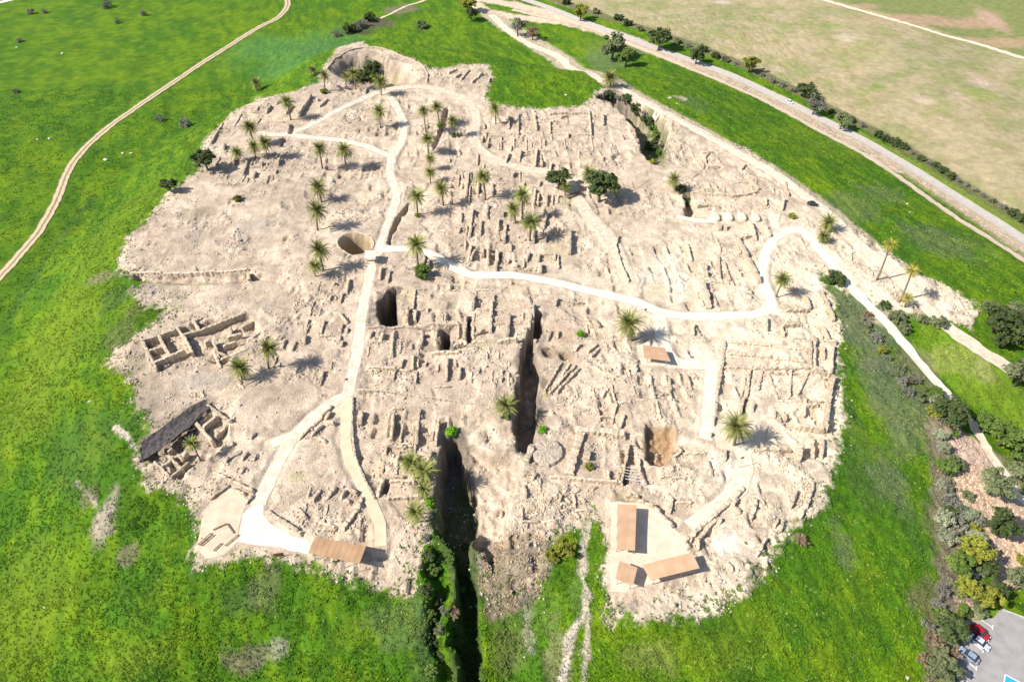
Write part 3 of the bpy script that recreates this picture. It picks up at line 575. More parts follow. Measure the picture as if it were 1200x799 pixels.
RUINS = [
 ('long ruined storehouse with rows of sunken rooms near the left rim', 'ruined_building', .25, .8, 'stone', tl(150,333,6,[(85,372),(140,480),(200,600)],[(95,398),(215,366)],[(150,466),(250,442)],[(215,355),(250,430),(300,512)],[(235,352),(330,322)],[(340,300),(375,350),(400,380)],[(395,370),(430,440),(462,500)],[(380,362),(520,322),(680,258),(832,200)],[(455,250),(500,322)],[(478,255),(560,222)],[(175,560),(285,512),(400,462)],[(600,390),(640,520)],[(650,532),(760,490),(850,455)],[(600,460),(650,592)],[(540,410),(582,398)],[(800,302),(880,265)],[(718,300),(725,358)],[(670,440),(760,402)],[(700,372),(800,350)],[(840,400),(930,335)],[(620,482),(690,500)])),
 ('small ruined house with square stone cells beside the dark trench at the lower left', 'ruined_building', .35, .6, 'stone', tl(150,466,6,[(245,375),(330,460),(390,505)],[(235,492),(330,420)],[(300,562),(370,510),(430,450)],[(180,442),(300,562)],[(345,400),(392,442)],[(280,382),(330,350)],[(380,420),(420,380)],[(105,650),(210,572)],[(110,670),(290,592)])),
 ('long parallel walls of a ruined hall at the head of the dark trench', 'ruined_building', .5, .8, 'stone', tl(150,466,6,[(470,170),(540,250),(600,320)],[(540,40),(620,100),(730,180)],[(530,215),(630,135)],[(615,275),(705,195)],[(480,152),(560,86)])),
 ('low stone border round the peach plaza', 'ruined_enclosure', .45, .6, 'stone', tl(150,466,6,[(600,530),(760,600),(890,672)],[(580,722),(650,665),(720,620)],[(830,742),(890,682)],[(740,640),(830,690)])),
 ('broken stone heaps left of the main path above the plaza', 'ruined_building', .7, .9, 'stone2', tl(150,466,6,[(680,462),(720,425),(800,380)],[(790,542),(830,500)],[(880,452),(910,400)],[(800,440),(850,400)],[(700,350),(760,330)],[(865,300),(905,250)])),
 ('scattered low walls in the fork between the main path and the yellowish branch', 'ruined_building', .7, .7, 'stone', tl(350,466,6,[(0,302),(110,200),(240,60)],[(190,158),(232,105)],[(92,282),(178,200)],[(140,290),(200,330)],[(102,740),(160,655)],[(202,722),(270,635)],[(298,722),(348,650),(420,690)],[(320,730),(375,756)],[(200,180),(262,200)],[(420,790),(450,700)])),
 ('long thin stone kerb along the right edge of the yellowish path', 'ruined_wall', .5, .6, 'stone2', tl(350,466,6,[(384,0),(376,120),(378,250),(398,420),(455,560),(535,720)])),
 ('ruined room walls left of the deep shadowed trench', 'ruined_building', .8, .8, 'stone', tl(350,466,6,[(828,332),(842,200)],[(962,342),(985,160)],[(912,450),(938,380)],[(652,300),(668,110)],[(686,470),(706,410)],[(620,330),(800,370)],[(556,702),(580,620),(600,570)],[(640,590),(830,596)],[(620,712),(860,702)],[(436,190),(452,100)],[(700,400),(850,420)])),
 ('thin grey kerb line crossing the middle of the site from the path fork', 'ruined_wall', .3, .45, 'stone2', [[(419,457),(445,458),(470,461),(520,468),(566,475)]]),
 ('rows of short walls right of the main path and below the dark shaft', 'ruined_building', .75, .8, 'stone', tl(350,333,6,[(498,392),(522,340)],[(576,412),(596,345)],[(655,520),(665,350)],[(716,590),(736,530)],[(800,602),(805,505)],[(790,462),(796,420)],[(1130,672),(1135,585)],[(1036,682),(1045,520)],[(490,592),(690,600)],[(480,306),(700,312),(990,322)],[(935,492),(1140,490)],[(856,430),(876,350)])),
 ('stub walls just right of the dark shaft beside the main path', 'ruined_building', .8, .7, 'stone', tl(350,333,6,[(760,272),(770,170)],[(818,262),(826,190)],[(905,200),(910,175)],[(965,380),(975,330)],[(1080,262),(1130,290)],[(1090,440),(1160,425)])),
 ('few low wall stubs left of the main path below the palm pair', 'ruined_building', .6, .7, 'stone', tl(350,333,6,[(336,62),(346,0)],[(285,210),(345,272)],[(336,342),(342,310)],[(298,440),(312,400)],[(160,660),(174,610)],[(40,422),(52,360)],[(215,120),(235,80)],[(245,20),(258,0)])),
 ('tall narrow walls in the middle left of the second trench', 'ruined_building', 1.3, .9, 'stone2', tl(550,333,6,[(26,190),(32,110)],[(148,352),(156,200),(162,130)],[(266,402),(282,230)],[(426,300),(430,150)],[(440,340),(450,160)],[(395,342),(378,450)],[(352,700),(330,650)],[(440,480),(475,380)],[(40,360),(120,340)],[(200,420),(340,420)])),
 ('slanted parallel walls right of the second trench', 'ruined_building', .7, .7, 'stone', tl(550,333,6,[(546,410),(575,340)],[(616,392),(626,340)],[(735,482),(780,430)],[(850,525),(915,460)],[(830,492),(900,435)],[(526,765),(645,560)],[(560,780),(750,580)],[(610,772),(776,600)],[(800,550),(870,590),(940,640),(1100,700)],[(926,790),(976,740)],[(600,740),(705,565)],[(1000,640),(1010,690)])),
 ('stub walls on the rise left of the second trench', 'ruined_building', .6, .8, 'stone', tl(550,333,6,[(58,642),(76,600)],[(226,652),(230,610)],[(170,700),(180,740)],[(20,480),(60,470)],[(220,700),(232,660)],[(290,660),(300,700)])),
 ('thick straight wall and room edges right of the round stone altar', 'ruined_building', .9, 1.9, 'stone', tl(550,466,6,[(790,240),(740,390),(705,540)],[(820,432),(838,375)],[(745,232),(920,245),(1100,272)]) ),
 ('thick angled wall left of the round stone altar', 'ruined_wall', 1.0, 1.6, 'stone', tl(550,466,6,[(395,462),(455,320)])),
 ('ruined rooms between the round altar and the brown rectangular pit', 'ruined_building', .7, .7, 'stone', tl(550,466,6,[(1125,330),(1095,460),(1065,600)],[(560,562),(800,580),(1080,602)],[(996,182),(1030,50),(1140,42)],[(1060,212),(1086,130)],[(380,622),(398,720)],[(632,742),(646,680)],[(222,792),(222,740)],[(440,592),(470,540)],[(1185,430),(1195,520)])),
 ('rows of long parallel stable walls below the far green mound', 'ruined_stables', .85, .8, 'stone', tl(550,100,6,[(276,312),(280,230)],[(345,352),(343,220)],[(470,332),(460,215)],[(565,352),(565,270),(625,268)],[(855,357),(840,190)],[(942,282),(937,210)],[(255,552),(276,480)],[(350,542),(365,460)],[(460,577),(475,460)],[(510,572),(506,530)],[(565,602),(575,550)],[(640,242),(690,230)],[(526,437),(526,395)],[(126,440),(128,408)],[(560,216),(700,212),(830,210)],[(90,402),(94,360)],[(365,392),(366,368)],[(690,382),(692,350)],[(936,542),(932,510)],[(230,400),(250,395)])),
 ('rows of short stable walls between the palms and the two round trees', 'ruined_stables', .85, .8, 'stone', tl(550,200,6,[(56,162),(66,95)],[(162,162),(166,110)],[(450,242),(465,140)],[(480,247),(487,165)],[(540,257),(545,170)],[(580,252),(586,175)],[(615,242),(625,175)],[(380,122),(386,90)],[(490,122),(493,75)],[(300,56),(325,15)]) ),
 ('field of short broken walls above the middle of the winding path', 'ruined_building', .85, .8, 'stone2', tl(550,200,6,[(125,352),(131,260)],[(236,332),(238,290)],[(14,382),(26,290)],[(4,472),(20,400)],[(80,422),(76,370)],[(200,442),(206,350)],[(245,512),(257,385)],[(450,512),(455,420)],[(8,642),(42,560)],[(96,602),(96,545)],[(133,662),(132,560)],[(200,652),(196,570)],[(400,642),(420,580)],[(485,642),(495,590)],[(600,632),(603,590)],[(330,702),(335,665)],[(190,712),(193,670)],[(268,650),(285,630)])),
 ('high wall corner enclosing a dug square right of the three palms', 'ruined_building', 1.3, .9, 'stone2', tl(550,200,6,[(704,592),(706,440),(580,442)],[(518,422),(548,310)],[(500,722),(505,670)],[(535,502),(540,460)])),
 ('line of stones along the right side of the cream dirt path', 'ruined_wall', .55, .5, 'stone', tl(550,200,6,[(1048,460),(1030,540),(1060,640),(1118,790)])),
 ('long slanted wall and side walls of the gate ruins', 'ruined_gate', 1.3, 1.3, 'stone', tl(750,200,6,[(680,490),(740,600),(800,710),(838,799)],[(760,382),(810,500)],[(700,482),(810,470)],[(536,390),(556,430)],[(596,432),(596,400)],[(885,402),(908,470)])),
 ('low walls on the flat ground in front of the gate ruins', 'ruined_wall', .5, .7, 'stone', tl(750,200,6,[(456,752),(446,650)],[(550,600),(560,760)],[(330,520),(360,640)])),
 ('curved terrace walls behind the rounded gate piers', 'ruined_gate', .9, .8, 'stone', tl(750,200,6,[(340,162),(640,190),(830,160)],[(875,202),(885,250)],[(995,282),(1005,210)],[(1015,82),(1045,180)],[(500,92),(540,130)],[(760,62),(830,150)],[(380,262),(480,250),(560,270)])),
 ('short thick wall rising beside the main path left of the loop', 'ruined_wall', 1.5, 2.0, 'stone', tl(820,333,6,[(60,178),(5,0)])),
 ('walls of a ruined palace running parallel along the right rim', 'ruined_palace', 1.0, .8, 'stone', tl(820,333,6,[(775,602),(768,400)],[(800,622),(800,470),(804,400)],[(915,642),(930,440)],[(866,542),(858,450)],[(850,52),(900,160),(940,262)],[(850,302),(910,402)],[(786,372),(818,430)],[(740,82),(770,180)],[(466,342),(460,250)],[(586,382),(566,310)],[(600,202),(760,192)],[(570,312),(690,310)],[(940,300),(990,330)],[(870,400),(960,420)])),
 ('long pale foundation lines on the bright terrace right of the small shelter', 'ruined_palace', .6, .9, 'stone', tl(820,333,6,[(355,605),(560,600),(770,602)],[(176,402),(150,590),(115,780)],[(190,412),(480,440),(770,482)],[(160,592),(520,600),(770,600)],[(325,790),(350,600)],[(400,752),(438,600),(510,596)],[(620,800),(640,602)],[(680,780),(760,622)],[(200,500),(460,520),(740,560)])),
 ('high straight edge wall of the bright square platform at the right rim', 'ruined_palace', 1.7, 1.1, 'stone', tl(820,333,6,[(780,622),(930,652)],[(930,660),(905,798),(872,1040)],[(670,1010),(872,1042)])),
 ('ruined room walls on the bright platform behind the lone palm', 'ruined_palace', .8, .8, 'stone', tl(820,466,6,[(276,122),(310,0)],[(366,102),(371,40)],[(736,132),(736,0)],[(850,432),(860,290)],[(790,432),(790,290)],[(360,382),(500,378),(640,372)],[(518,152),(522,100)],[(598,162),(602,120)],[(730,60),(830,60)]) ),
 ('short high wall below the bright platform near the right rim', 'ruined_wall', 1.8, 1.6, 'stone', tl(820,466,6,[(688,360),(680,462)])),
 ('short dashes of low wall beside the straight cream path', 'ruined_wall', .8, .7, 'stone', tl(820,466,6,[(108,92),(113,30)],[(86,202),(96,130)],[(72,282),(80,250)],[(174,452),(180,370)])),
 ('angled low walls in the stony ground near the lower right rim', 'ruined_building', .75, .7, 'stone', tl(820,466,6,[(216,772),(266,710)],[(636,762),(686,660)],[(736,792),(786,640),(788,600)],[(396,752),(386,710)],[(690,562),(700,602)]) + tl(850,570,6,[(450,162),(496,40)],[(520,227),(606,20)],[(380,317),(405,235)],[(336,297),(371,230)],[(215,492),(290,360)])),
 ('curving double stone wall running down to the paired shelters', 'ruined_wall', .8, .9, 'stone', tl(700,570,6,[(640,382),(690,320),(740,270),(830,200),(930,110),(1030,10)],[(700,442),(712,370),(785,280),(840,235)],[(640,350),(612,400),(640,442)])),
 ('curved rubble wall above the cream yard', 'ruined_wall', .7, .9, 'stone', tl(700,570,6,[(285,105),(400,150),(460,220),(530,290)],[(526,82),(502,190)],[(215,60),(300,80)])),
 ('ruined walls around the orange pit left of the lower right rim', 'ruined_building', .9, .8, 'stone', tl(700,570,6,[(940,152),(985,85)],[(1076,232),(1116,100)],[(905,540),(950,605)],[(945,152),(1000,202)],[(850,270),(860,220)])),
 ('stone room outlines near the palms at the far left corner', 'ruined_building', .8, .8, 'stone', tl(230,90,6,[(412,162),(422,135),(560,142)],[(490,262),(520,215)],[(426,242),(436,215)],[(626,272),(688,210)],[(450,292),(620,330)],[(865,217),(925,160)],[(850,175),(862,160)],[(560,200),(600,180)])),
 ('long thick slanted wall near the far left palms', 'ruined_wall', 1.3, 1.0, 'stone2', tl(230,90,6,[(722,287),(765,220),(806,140)])),
 ('row of stepped stones along the far left rim', 'ruined_wall', .9, .8, 'stone', tl(230,90,6,[(105,478),(150,400),(188,335)])),
 ('tall broken walls beside the large dark tree at the left rim', 'ruined_building', 1.1, .9, 'stone2', tl(230,90,6,[(334,702),(362,600)],[(575,642),(590,590)],[(265,632),(275,570)],[(198,522),(203,490)],[(555,692),(570,660)],[(405,722),(425,680)],[(460,640),(470,610)])),
 ('short stone rows above the long shelter', 'ruined_wall', .7, .8, 'stone', [[(402,622),(412,608),(420,598)],[(374,613),(395,619)],[(345,598),(353,601),(360,609)],[(312,600),(330,612),(355,628)]]),
 ('long scarp wall along the edge of the bare slope at the left', 'ruined_wall', .5, .9, 'stone', tl(150,200,6,[(20,722),(250,728),(500,722),(700,712),(850,700)],[(845,720),(850,770)],[(470,690),(475,720)])),
 ('curved stone lip round the far crater', 'ruined_wall', .45, .6, 'stone', tl(300,0,4,[(330,330),(370,280),(430,240),(500,225),(560,225),(640,245),(720,280),(780,310),(805,350),(800,390)])),
 ('stone lumps and short walls left of the crater palms', 'ruined_building', .9, 1.0, 'stone2', tl(300,0,4,[(380,410),(450,440)],[(510,440),(520,420)],[(600,410),(640,400)],[(455,400),(490,430)],[(48,530),(70,500)])),
 ('ruined walls on the rubble spur right of the crater', 'ruined_building', .8, .9, 'stone', tl(300,0,4,[(900,350),(940,330)],[(960,380),(1000,330)],[(1010,390),(1060,350)],[(1090,390),(1095,370)],[(930,370),(960,350)])),
 ('long retaining wall along the main path right of the round pit', 'ruined_wall', .35, .7, 'stone2', tl(300,200,4,[(606,345),(625,280),(650,220),(710,150)])),
 ('little wall stubs below the path near the bushy palm', 'ruined_building', .8, .8, 'stone', tl(300,200,4,[(578,515),(588,455)],[(618,530),(628,470)],[(785,450),(790,400)],[(805,450),(812,420)],[(425,570),(435,510)],[(1015,655),(1020,600)],[(1098,740),(1105,620)],[(975,790),(985,680)],[(705,710),(712,645)],[(745,700),(748,655)])),
 ('short wall rows above the path right of the small palms', 'ruined_building', .8, .8, 'stone', tl(300,200,4,[(985,125),(998,10)],[(1038,110),(1045,60)],[(1080,235),(1086,170)],[(960,250),(965,205)],[(1000,310),(1018,190)],[(950,300),(955,270)],[(1050,310),(1055,240)],[(1108,120),(1110,70)],[(1135,300),(1140,240)],[(1165,340),(1172,255)],[(995,430),(1010,350)],[(1088,440),(1090,370)],[(1128,440),(1130,375)],[(1062,400),(1065,370)])),
 ('rows of low walls above the small shelter', 'ruined_building', .8, .9, 'stone', tl(600,200,4,[(80,740),(90,640)],[(845,770),(850,720)],[(1180,750),(1190,700)],[(125,480),(135,440)],[(410,740),(380,700)],[(905,440),(915,500)],[(880,520),(890,640)],[(200,640),(210,600)])),
]
NTR = len(RUINS)
def strokes(n_, x0, y0, x1, y1, lo=5, hi=13, spread=9, cross=.25):
    out = []
    for k in range(n_):
        x_, y_ = rnd.uniform(x0, x1), rnd.uniform(y0, y1); L = rnd.uniform(lo, hi); a = math.atan2(-400-y_, 600-x_)+R(rnd.uniform(-spread, spread))
        if rnd.random() < cross: a += math.pi/2; L *= 1.2
        dx, dy = math.cos(a)*L/2, math.sin(a)*L/2*(1 if rnd.random() > 0 else 1); out.append([(x_-dx, y_-dy), (x_, y_), (x_+dx, y_+dy)])
    return out
def rooms(x0, y0, x1, y1, nx, ny, drop=.45, rot=0):
    out = []; X = lambda u, v: (lambda x_, y_: (600+(x_-600)*(y_+400)/(y0+400)+rot*(y_-y0), y_+rot*(x_-x0)*-.4))(x0+(x1-x0)*u+jx[min(nx, max(0, int(round(u*nx))))], y0+(y1-y0)*v)
    jx = [rnd.uniform(-2.5, 2.5) for k in range(nx+1)]; jy = [rnd.uniform(-.12, .12)/ny for k in range(ny+1)]
    for i in range(nx+1):
        for j in range(ny):
            if rnd.random() > drop: a, b_ = j/ny+jy[j]+rnd.uniform(0, .3)/ny, (j+1)/ny+jy[j+1]-rnd.uniform(0, .3)/ny; out.append([X(i/nx, a), X(i/nx, (a+b_)/2), X(i/nx, b_)])
    for j in range(ny+1):
        for i in range(nx):
            if rnd.random() > drop+.12: a, b_ = i/nx, (i+1-rnd.uniform(0, .4))/nx; v = j/ny+jy[j]; out.append([X(a, v), X((a+b_)/2, v), X(b_, v)])
    return out
RUINS += [
 ('low room outlines below the far stable walls', 'ruined_building', .6, .6, 'stone', rooms(560,160,690,196,9,2,.35)),
 ('low room outlines above the three palms in the middle', 'ruined_building', .6, .6, 'stone', rooms(540,200,640,236,7,2,.4)),
 ('dense grid of room walls between the dark shaft and the second trench', 'ruined_building', .7, .7, 'stone', rooms(470,342,612,402,8,3,.4)),
 ('faint room outlines above the grey kerb line', 'ruined_building', .5, .6, 'stone', rooms(432,402,598,452,8,3,.5)),
 ('stony room outlines right of the slanted walls', 'ruined_building', .6, .7, 'stone', rooms(650,432,752,492,5,3,.5,.12)),
 ('grid of pale palace rooms right of the straight cream path', 'ruined_palace', .55, .75, 'stone', rooms(900,440,955,470,2,1,.2)),
 ('room outlines between the winding path loop and the right rim', 'ruined_building', .55, .7, 'stone', rooms(905,340,972,398,4,3,.45)),
 ('room outlines between the altar and the cream yard', 'ruined_building', .6, .7, 'stone', rooms(650,510,724,600,4,3,.55)),
 ('room outlines left of the straight cream path', 'ruined_building', .5, .7, 'stone', rooms(762,436,824,590,3,5,.5)),
 ('square plots of wall near the far left palms', 'ruined_building', .6, .7, 'stone', rooms(262,118,332,150,5,2,.4)),
 ('square room plots right of the large dark tree', 'ruined_building', .7, .7, 'stone2', rooms(262,180,345,216,6,2,.5)),
 ('room outlines above the long brown shelter', 'ruined_building', .55, .65, 'stone', rooms(325,572,428,622,5,3,.5)),
 ('room outlines left of the deep trench palms', 'ruined_building', .6, .7, 'stone', rooms(458,478,512,560,3,4,.45)),
 ('terraced room outlines behind the gate ruins', 'ruined_gate', .8, .8, 'stone', rooms(806,178,900,232,5,3,.6)),
 ('room outlines on the floor between the two trenches', 'ruined_building', .6, .7, 'stone', rooms(572,560,650,612,4,2,.4)),
 ('jumbled room walls at the left foot of the storehouse ruin', 'ruined_building', .7, .7, 'stone2', rooms(128,408,176,448,4,3,.4,.2)),
 ('room outlines in front of the slanted gate wall', 'ruined_gate', .6, .8, 'stone', rooms(812,272,858,362,2,3,.6)),
 ('short room rows above the winding path in the middle', 'ruined_building', .6, .7, 'stone', rooms(545,262,650,316,8,3,.5)),
 ('room outlines left of the main path below the round pit', 'ruined_building', .45, .6, 'stone', rooms(335,330,412,440,4,5,.62)),
 ('room outlines around the small shelter', 'ruined_building', .45, .6, 'stone', rooms(650,352,740,420,5,3,.55)),
 ('tiny broken wall stubs left of the main path above the storehouse palms', 'ruined_building', .6, .6, 'stone2', strokes(16, 325, 345, 410, 450)),
 ('tiny wall stubs between the grey kerb line and the dark shafts', 'ruined_building', .6, .6, 'stone', strokes(18, 440, 405, 590, 452)),
 ('loose lines of stones between the slanted walls and the brown pit', 'ruined_building', .6, .7, 'stone', strokes(12, 650, 435, 750, 490, 4, 11, 40, .4)),
 ('loose stone lines above the cream yard and below the altar', 'ruined_building', .5, .7, 'stone', strokes(20, 610, 570, 712, 610, 4, 10, 60, .5)),
 ('rough stone lines above the paired shelters right of the brown pit', 'ruined_building', .5, .7, 'stone', strokes(18, 760, 440, 820, 590, 4, 10, 50, .5)),
 ('broken stones and low wall bits right of the curving cream path', 'ruined_building', .55, .7, 'stone', strokes(16, 880, 540, 950, 640, 4, 10, 20, .3)),
 ('low wall bits on the rubble bank behind the gate ruins', 'ruined_building', .6, .8, 'stone', strokes(22, 800, 175, 925, 235, 4, 11, 70, .5)),
 ('low wall bits along the slope between the concrete path and the access road', 'ruined_building', .5, .8, 'stone', [[(975+k*6+rnd.uniform(-6,6), 285+k*5+rnd.uniform(-4,6)), (979+k*6, 291+k*5)] for k in range(14)]),
 ('small stones in rows on the ground around the far left palms', 'ruined_building', .6, .7, 'stone2', strokes(20, 250, 175, 340, 215, 4, 10, 30, .2)),
 ('short broken walls near the corner of the far green mound', 'ruined_building', .6, .7, 'stone', strokes(22, 560, 135, 690, 190, 4, 9, 10, .2)),
 ('thin scattered wall stubs on the bare ground right of the ditch palms', 'ruined_building', .5, .6, 'stone', strokes(12, 525, 170, 640, 225, 4, 9, 12, .2)),
 ('irregular stones around the foot of the storehouse ruin', 'ruined_building', .5, .7, 'stone', strokes(18, 130, 405, 330, 470, 4, 9, 60, .5)),
]
wallpts = []
for ri, (lb, nm, top, th, mt, pls) in enumerate(RUINS):
    def fits(pl):
        Q3 = [W(*pl[k_], PRE) for k_ in (0, len(pl)//2, -1)]; dm = min(float(sample(dirt, q[0], q[1])[0]) for q in Q3)
        return dm > .25 if ri < NTR else (dm > .7 and min(math.hypot(q[0]-float(ax), q[1]-float(ay)) for q in Q3) > 6.5 and max(float(sample(flat, q[0], q[1])[0]) for q in Q3) < .8 and max(float(sample(pitm, q[0], q[1])[0]) for q in Q3) < .1)
    pls = [pl for pl in pls if fits(pl) and (ri < NTR or rnd.random() < .74)]
    if not pls: continue
    allp = [p for pl in pls for p in pl]; c = W(sum(p[0] for p in allp)/len(allp), sum(p[1] for p in allp)/len(allp), PRE)
    t = thing(nm, lb, 'ruin', (c[0], c[1], gz(c[0], c[1])))
    for pl in pls:
        stone_wall(t, pl, (top*1.15+.12 if ri < NTR else top*.72)*rnd.uniform(.8, 1.2), th*rnd.uniform(.8, 1.1)*(1 if ri < NTR else .85), mt)
        for a, b_ in zip(pl, pl[1:]):
            for s_ in range(3): q = rnd.random(); wallpts.append((a[0]+(b_[0]-a[0])*q, a[1]+(b_[1]-a[1])*q))
# round altar: a drum of stacked field stones
def altar():
    c = W(641, 531); t = thing('round_altar', 'raised round altar of grey field stones right of the second trench', 'altar', (c[0], c[1], c[2]))
    V = [(0, 0, 1.15)]; Fc = []; n_ = 40; rings = [(1.2,1.2),(2.4,1.15),(3.4,1.1),(4.0,1.0),(4.25,.55),(4.4,-.6)]
    for r, z in rings:
        for a in range(n_): q = r*(1+rnd.uniform(-.03, .03)); V.append((q*math.cos(6.2832*a/n_), q*math.sin(6.2832*a/n_), z+rnd.uniform(-.13, .13)))
    for a in range(n_): Fc.append((0, 1+a, 1+(a+1) % n_))
    for k in range(len(rings)-1):
        for a in range(n_): Fc.append((1+k*n_+a, 1+(k+1)*n_+a, 1+(k+1)*n_+(a+1) % n_, 1+k*n_+(a+1) % n_))
    obj('drum', mesh('drum', V, Fc, [M['stone2']]), t)
    mb = MB()
    for k in range(5): mb.box((-.9+k*.05, -4.4-k*.45, .8-k*.22), (2.6, .5, .5), .1, jit=.08)
    obj('steps', mb.mesh('steps', M['stone2']), t)
altar()
# rounded gate piers
for k, (px, py) in enumerate([(838,256),(853,256),(869,256),(885,257)]):
    c = W(px, py); V = []; Fc = []; n_ = 16; rs = [(2.2,-.8),(2.15,.6),(2.0,1.15),(1.8,1.35),(1.0,1.45),(.05,1.5)]
    for r, z in rs:
        for a in range(n_): q = r*(1+rnd.uniform(-.07, .07)); sq = (abs(math.cos(6.2832*a/n_))**4+abs(math.sin(6.2832*a/n_))**4)**-.25; V.append((q*sq*.72*math.cos(6.2832*a/n_), q*sq*1.1*math.sin(6.2832*a/n_), z+rnd.uniform(-.06, .06)))
    for q in range(len(rs)-1):
        for a in range(n_): Fc.append((q*n_+a, q*n_+(a+1) % n_, (q+1)*n_+(a+1) % n_, (q+1)*n_+a))
    Fc.append(tuple((len(rs)-1)*n_+a for a in range(n_)))
    o = obj('gate_pier', mesh('gate_pier', V, Fc, [M['pier']], True), None, (c[0], c[1], c[2]))
    tag(o, ('rounded cream stone pier nearest the white ramp', 'second rounded cream stone pier from the white ramp', 'third rounded cream stone pier from the white ramp', 'rounded cream stone pier farthest from the white ramp')[k], 'pier', 'rounded piers of the gate ruins')
# ------------------------------------------------------------------ loose stones
ICO = np.array([(0,0,1),(.89,0,.45),(.28,.85,.45),(-.72,.53,.45),(-.72,-.53,.45),(.28,-.85,.45),(.72,.53,-.45),(-.28,.85,-.45),(-.89,0,-.45),(-.28,-.85,-.45),(.72,-.53,-.45),(0,0,-1)])
ICF = np.array([(0,1,2),(0,2,3),(0,3,4),(0,4,5),(0,5,1),(1,6,2),(2,7,3),(3,8,4),(4,9,5),(5,10,1),(6,7,2),(7,8,3),(8,9,4),(9,10,5),(10,6,1),(11,7,6),(11,8,7),(11,9,8),(11,10,9),(11,6,10)])
rg = np.random.default_rng(5)
def stones(XY, size, name, mat, label):
    N = len(XY); z = sample(H, XY[:, 0], XY[:, 1]); s_ = size*rg.uniform(.45, 1.0, N)**1.6*1.6
    V = ICO[None]*(1+rg.uniform(-.28, .28, (N, 12, 1)))*s_[:, None, None]*np.stack([rg.uniform(.7, 1.3, N), rg.uniform(.7, 1.3, N), rg.uniform(.5, .9, N)], -1)[:, None, :]
    a = rg.uniform(0, 6.28, N); c_, q = np.cos(a)[:, None], np.sin(a)[:, None]; V = np.stack([V[..., 0]*c_-V[..., 1]*q, V[..., 0]*q+V[..., 1]*c_, V[..., 2]], -1)
    V += np.stack([XY[:, 0], XY[:, 1], z+s_*.25], -1)[:, None, :]
    Fq = (ICF[None]+np.arange(N)[:, None, None]*12).reshape(-1, 3)
    return tag(obj(name, fastmesh(name, V.reshape(-1, 3), Fq, [mat], nv=3)), label, 'rubble', kind='stuff')
def rand_in(P, N):
    A = np.array(P); out = []
    while len(out) < N:
        q = np.column_stack([rg.uniform(A[:, 0].min(), A[:, 0].max(), N*2), rg.uniform(A[:, 1].min(), A[:, 1].max(), N*2)])
        q = q[inside(q[:, 0], q[:, 1], P)]; out.extend(q.tolist())
    return np.array(out[:N])
cand = rand_in(dirtW, 30000); keep = rg.random(len(cand)) < sstep(.50, .64, fbm(cand[:, 0], cand[:, 1], 7, 11, 4))*.75+.03
cand = cand[keep & (sample(flat, cand[:, 0], cand[:, 1]) < .15)]
stones(cand, .26, 'rubble', M['rock'], 'loose pale rubble strewn over the excavated ground')
wp = hit([p[0] for p in wallpts], [p[1] for p in wallpts], PRE)[:, :2]
wp = np.repeat(wp, 4, 0)+rg.normal(0, .8, (len(wp)*4, 2)); wp = wp[sample(flat, wp[:, 0], wp[:, 1]) < .3]
stones(wp, .22, 'rubble', M['stone'], 'fallen building stones lying beside the ruined walls')
rimp = np.array(dirtW); seg = rg.integers(0, len(rimp), 2200); tt = rg.random(2200)[:, None]
rp = rimp[seg]*(1-tt)+rimp[(seg+1) % len(rimp)]*tt+rg.normal(0, 1.3, (2200, 2)); rp = rp[:700]; rp = rp[(rp[:, 0] < 110) | (rp[:, 1] < 170)]
stones(rp, .20, 'rubble', M['rock'], 'stones eroding out along the grassy rim of the mound')
# ------------------------------------------------------------------ grass and weed tufts (uncountable)
tuft_m, n_, b2 = newmat('grass_blades', .9); at2 = n_.nodes.new('ShaderNodeAttribute'); at2.attribute_name = 'albedo'; n_.links.new(at2.outputs['Color'], b2.inputs['Base Color'])
def tufts(XY, hgt, name, mi, label, cat):
    N = len(XY); K = 6; z = sample(H, XY[:, 0], XY[:, 1]); a = rg.uniform(0, 6.28, (N, K)); hh = hgt*rg.uniform(.4, 1.2, (N, K)); wd = .24*rg.uniform(.6, 1.4, (N, K))
    cx = XY[:, 0:1]+rg.normal(0, .16, (N, K)); cy = XY[:, 1:2]+rg.normal(0, .16, (N, K)); tx = -np.sin(a); ty = np.cos(a); zz = z[:, None]-.04+0*a
    lean = rg.uniform(.7, 2.2, (N, K))
    v0 = np.stack([cx-tx*wd, cy-ty*wd, zz], -1); v1 = np.stack([cx+tx*wd, cy+ty*wd, zz], -1)
    v2 = np.stack([cx+np.cos(a)*hh*lean, cy+np.sin(a)*hh*lean*1.3, zz+hh], -1)
    V = np.stack([v0, v1, v2], 2).reshape(-1, 3); Q = np.arange(len(V)).reshape(-1, 3)
    me = fastmesh(name, V, Q, [tuft_m], nv=3)
    base = np.stack([sample(col[..., k], XY[:, 0], XY[:, 1]) for k in range(3)], -1)
    inside_ = sample(dirt, XY[:, 0], XY[:, 1])[:, None] if cat == 'grass' else 0*base[:, :1]; base = base*(1-inside_)+np.array((.085, .145, .02))*inside_
    mul = np.array([(1.05,1.05,1.0),(1.25,1.16,1.05),(.82,.84,1.0),(1,1,1)])[mi]; add = np.array([(0,0,0),(0,0,0),(0,0,0),(.09,.075,.035)])[mi]
    c = (base*mul+add)*rg.uniform(.8, 1.25, (N, 1)); c = np.repeat(c, K*3, 0); ca2 = me.color_attributes.new('albedo', 'FLOAT_COLOR', 'POINT')
    ca2.data.foreach_set('color', np.column_stack([np.clip(c, 0, 1), np.ones(len(c))]).astype(np.float32).ravel()); me.update()
    return tag(obj(name, me), label, cat, kind='stuff')
N = 170000; u_ = rg.random(N); yy = 50+(u_**1.5)*320; xx = rg.uniform(-1, 1, N)*(110+yy*.55)
dd_ = sample(dirt, xx, yy); sdd = sample(sd, xx, yy)
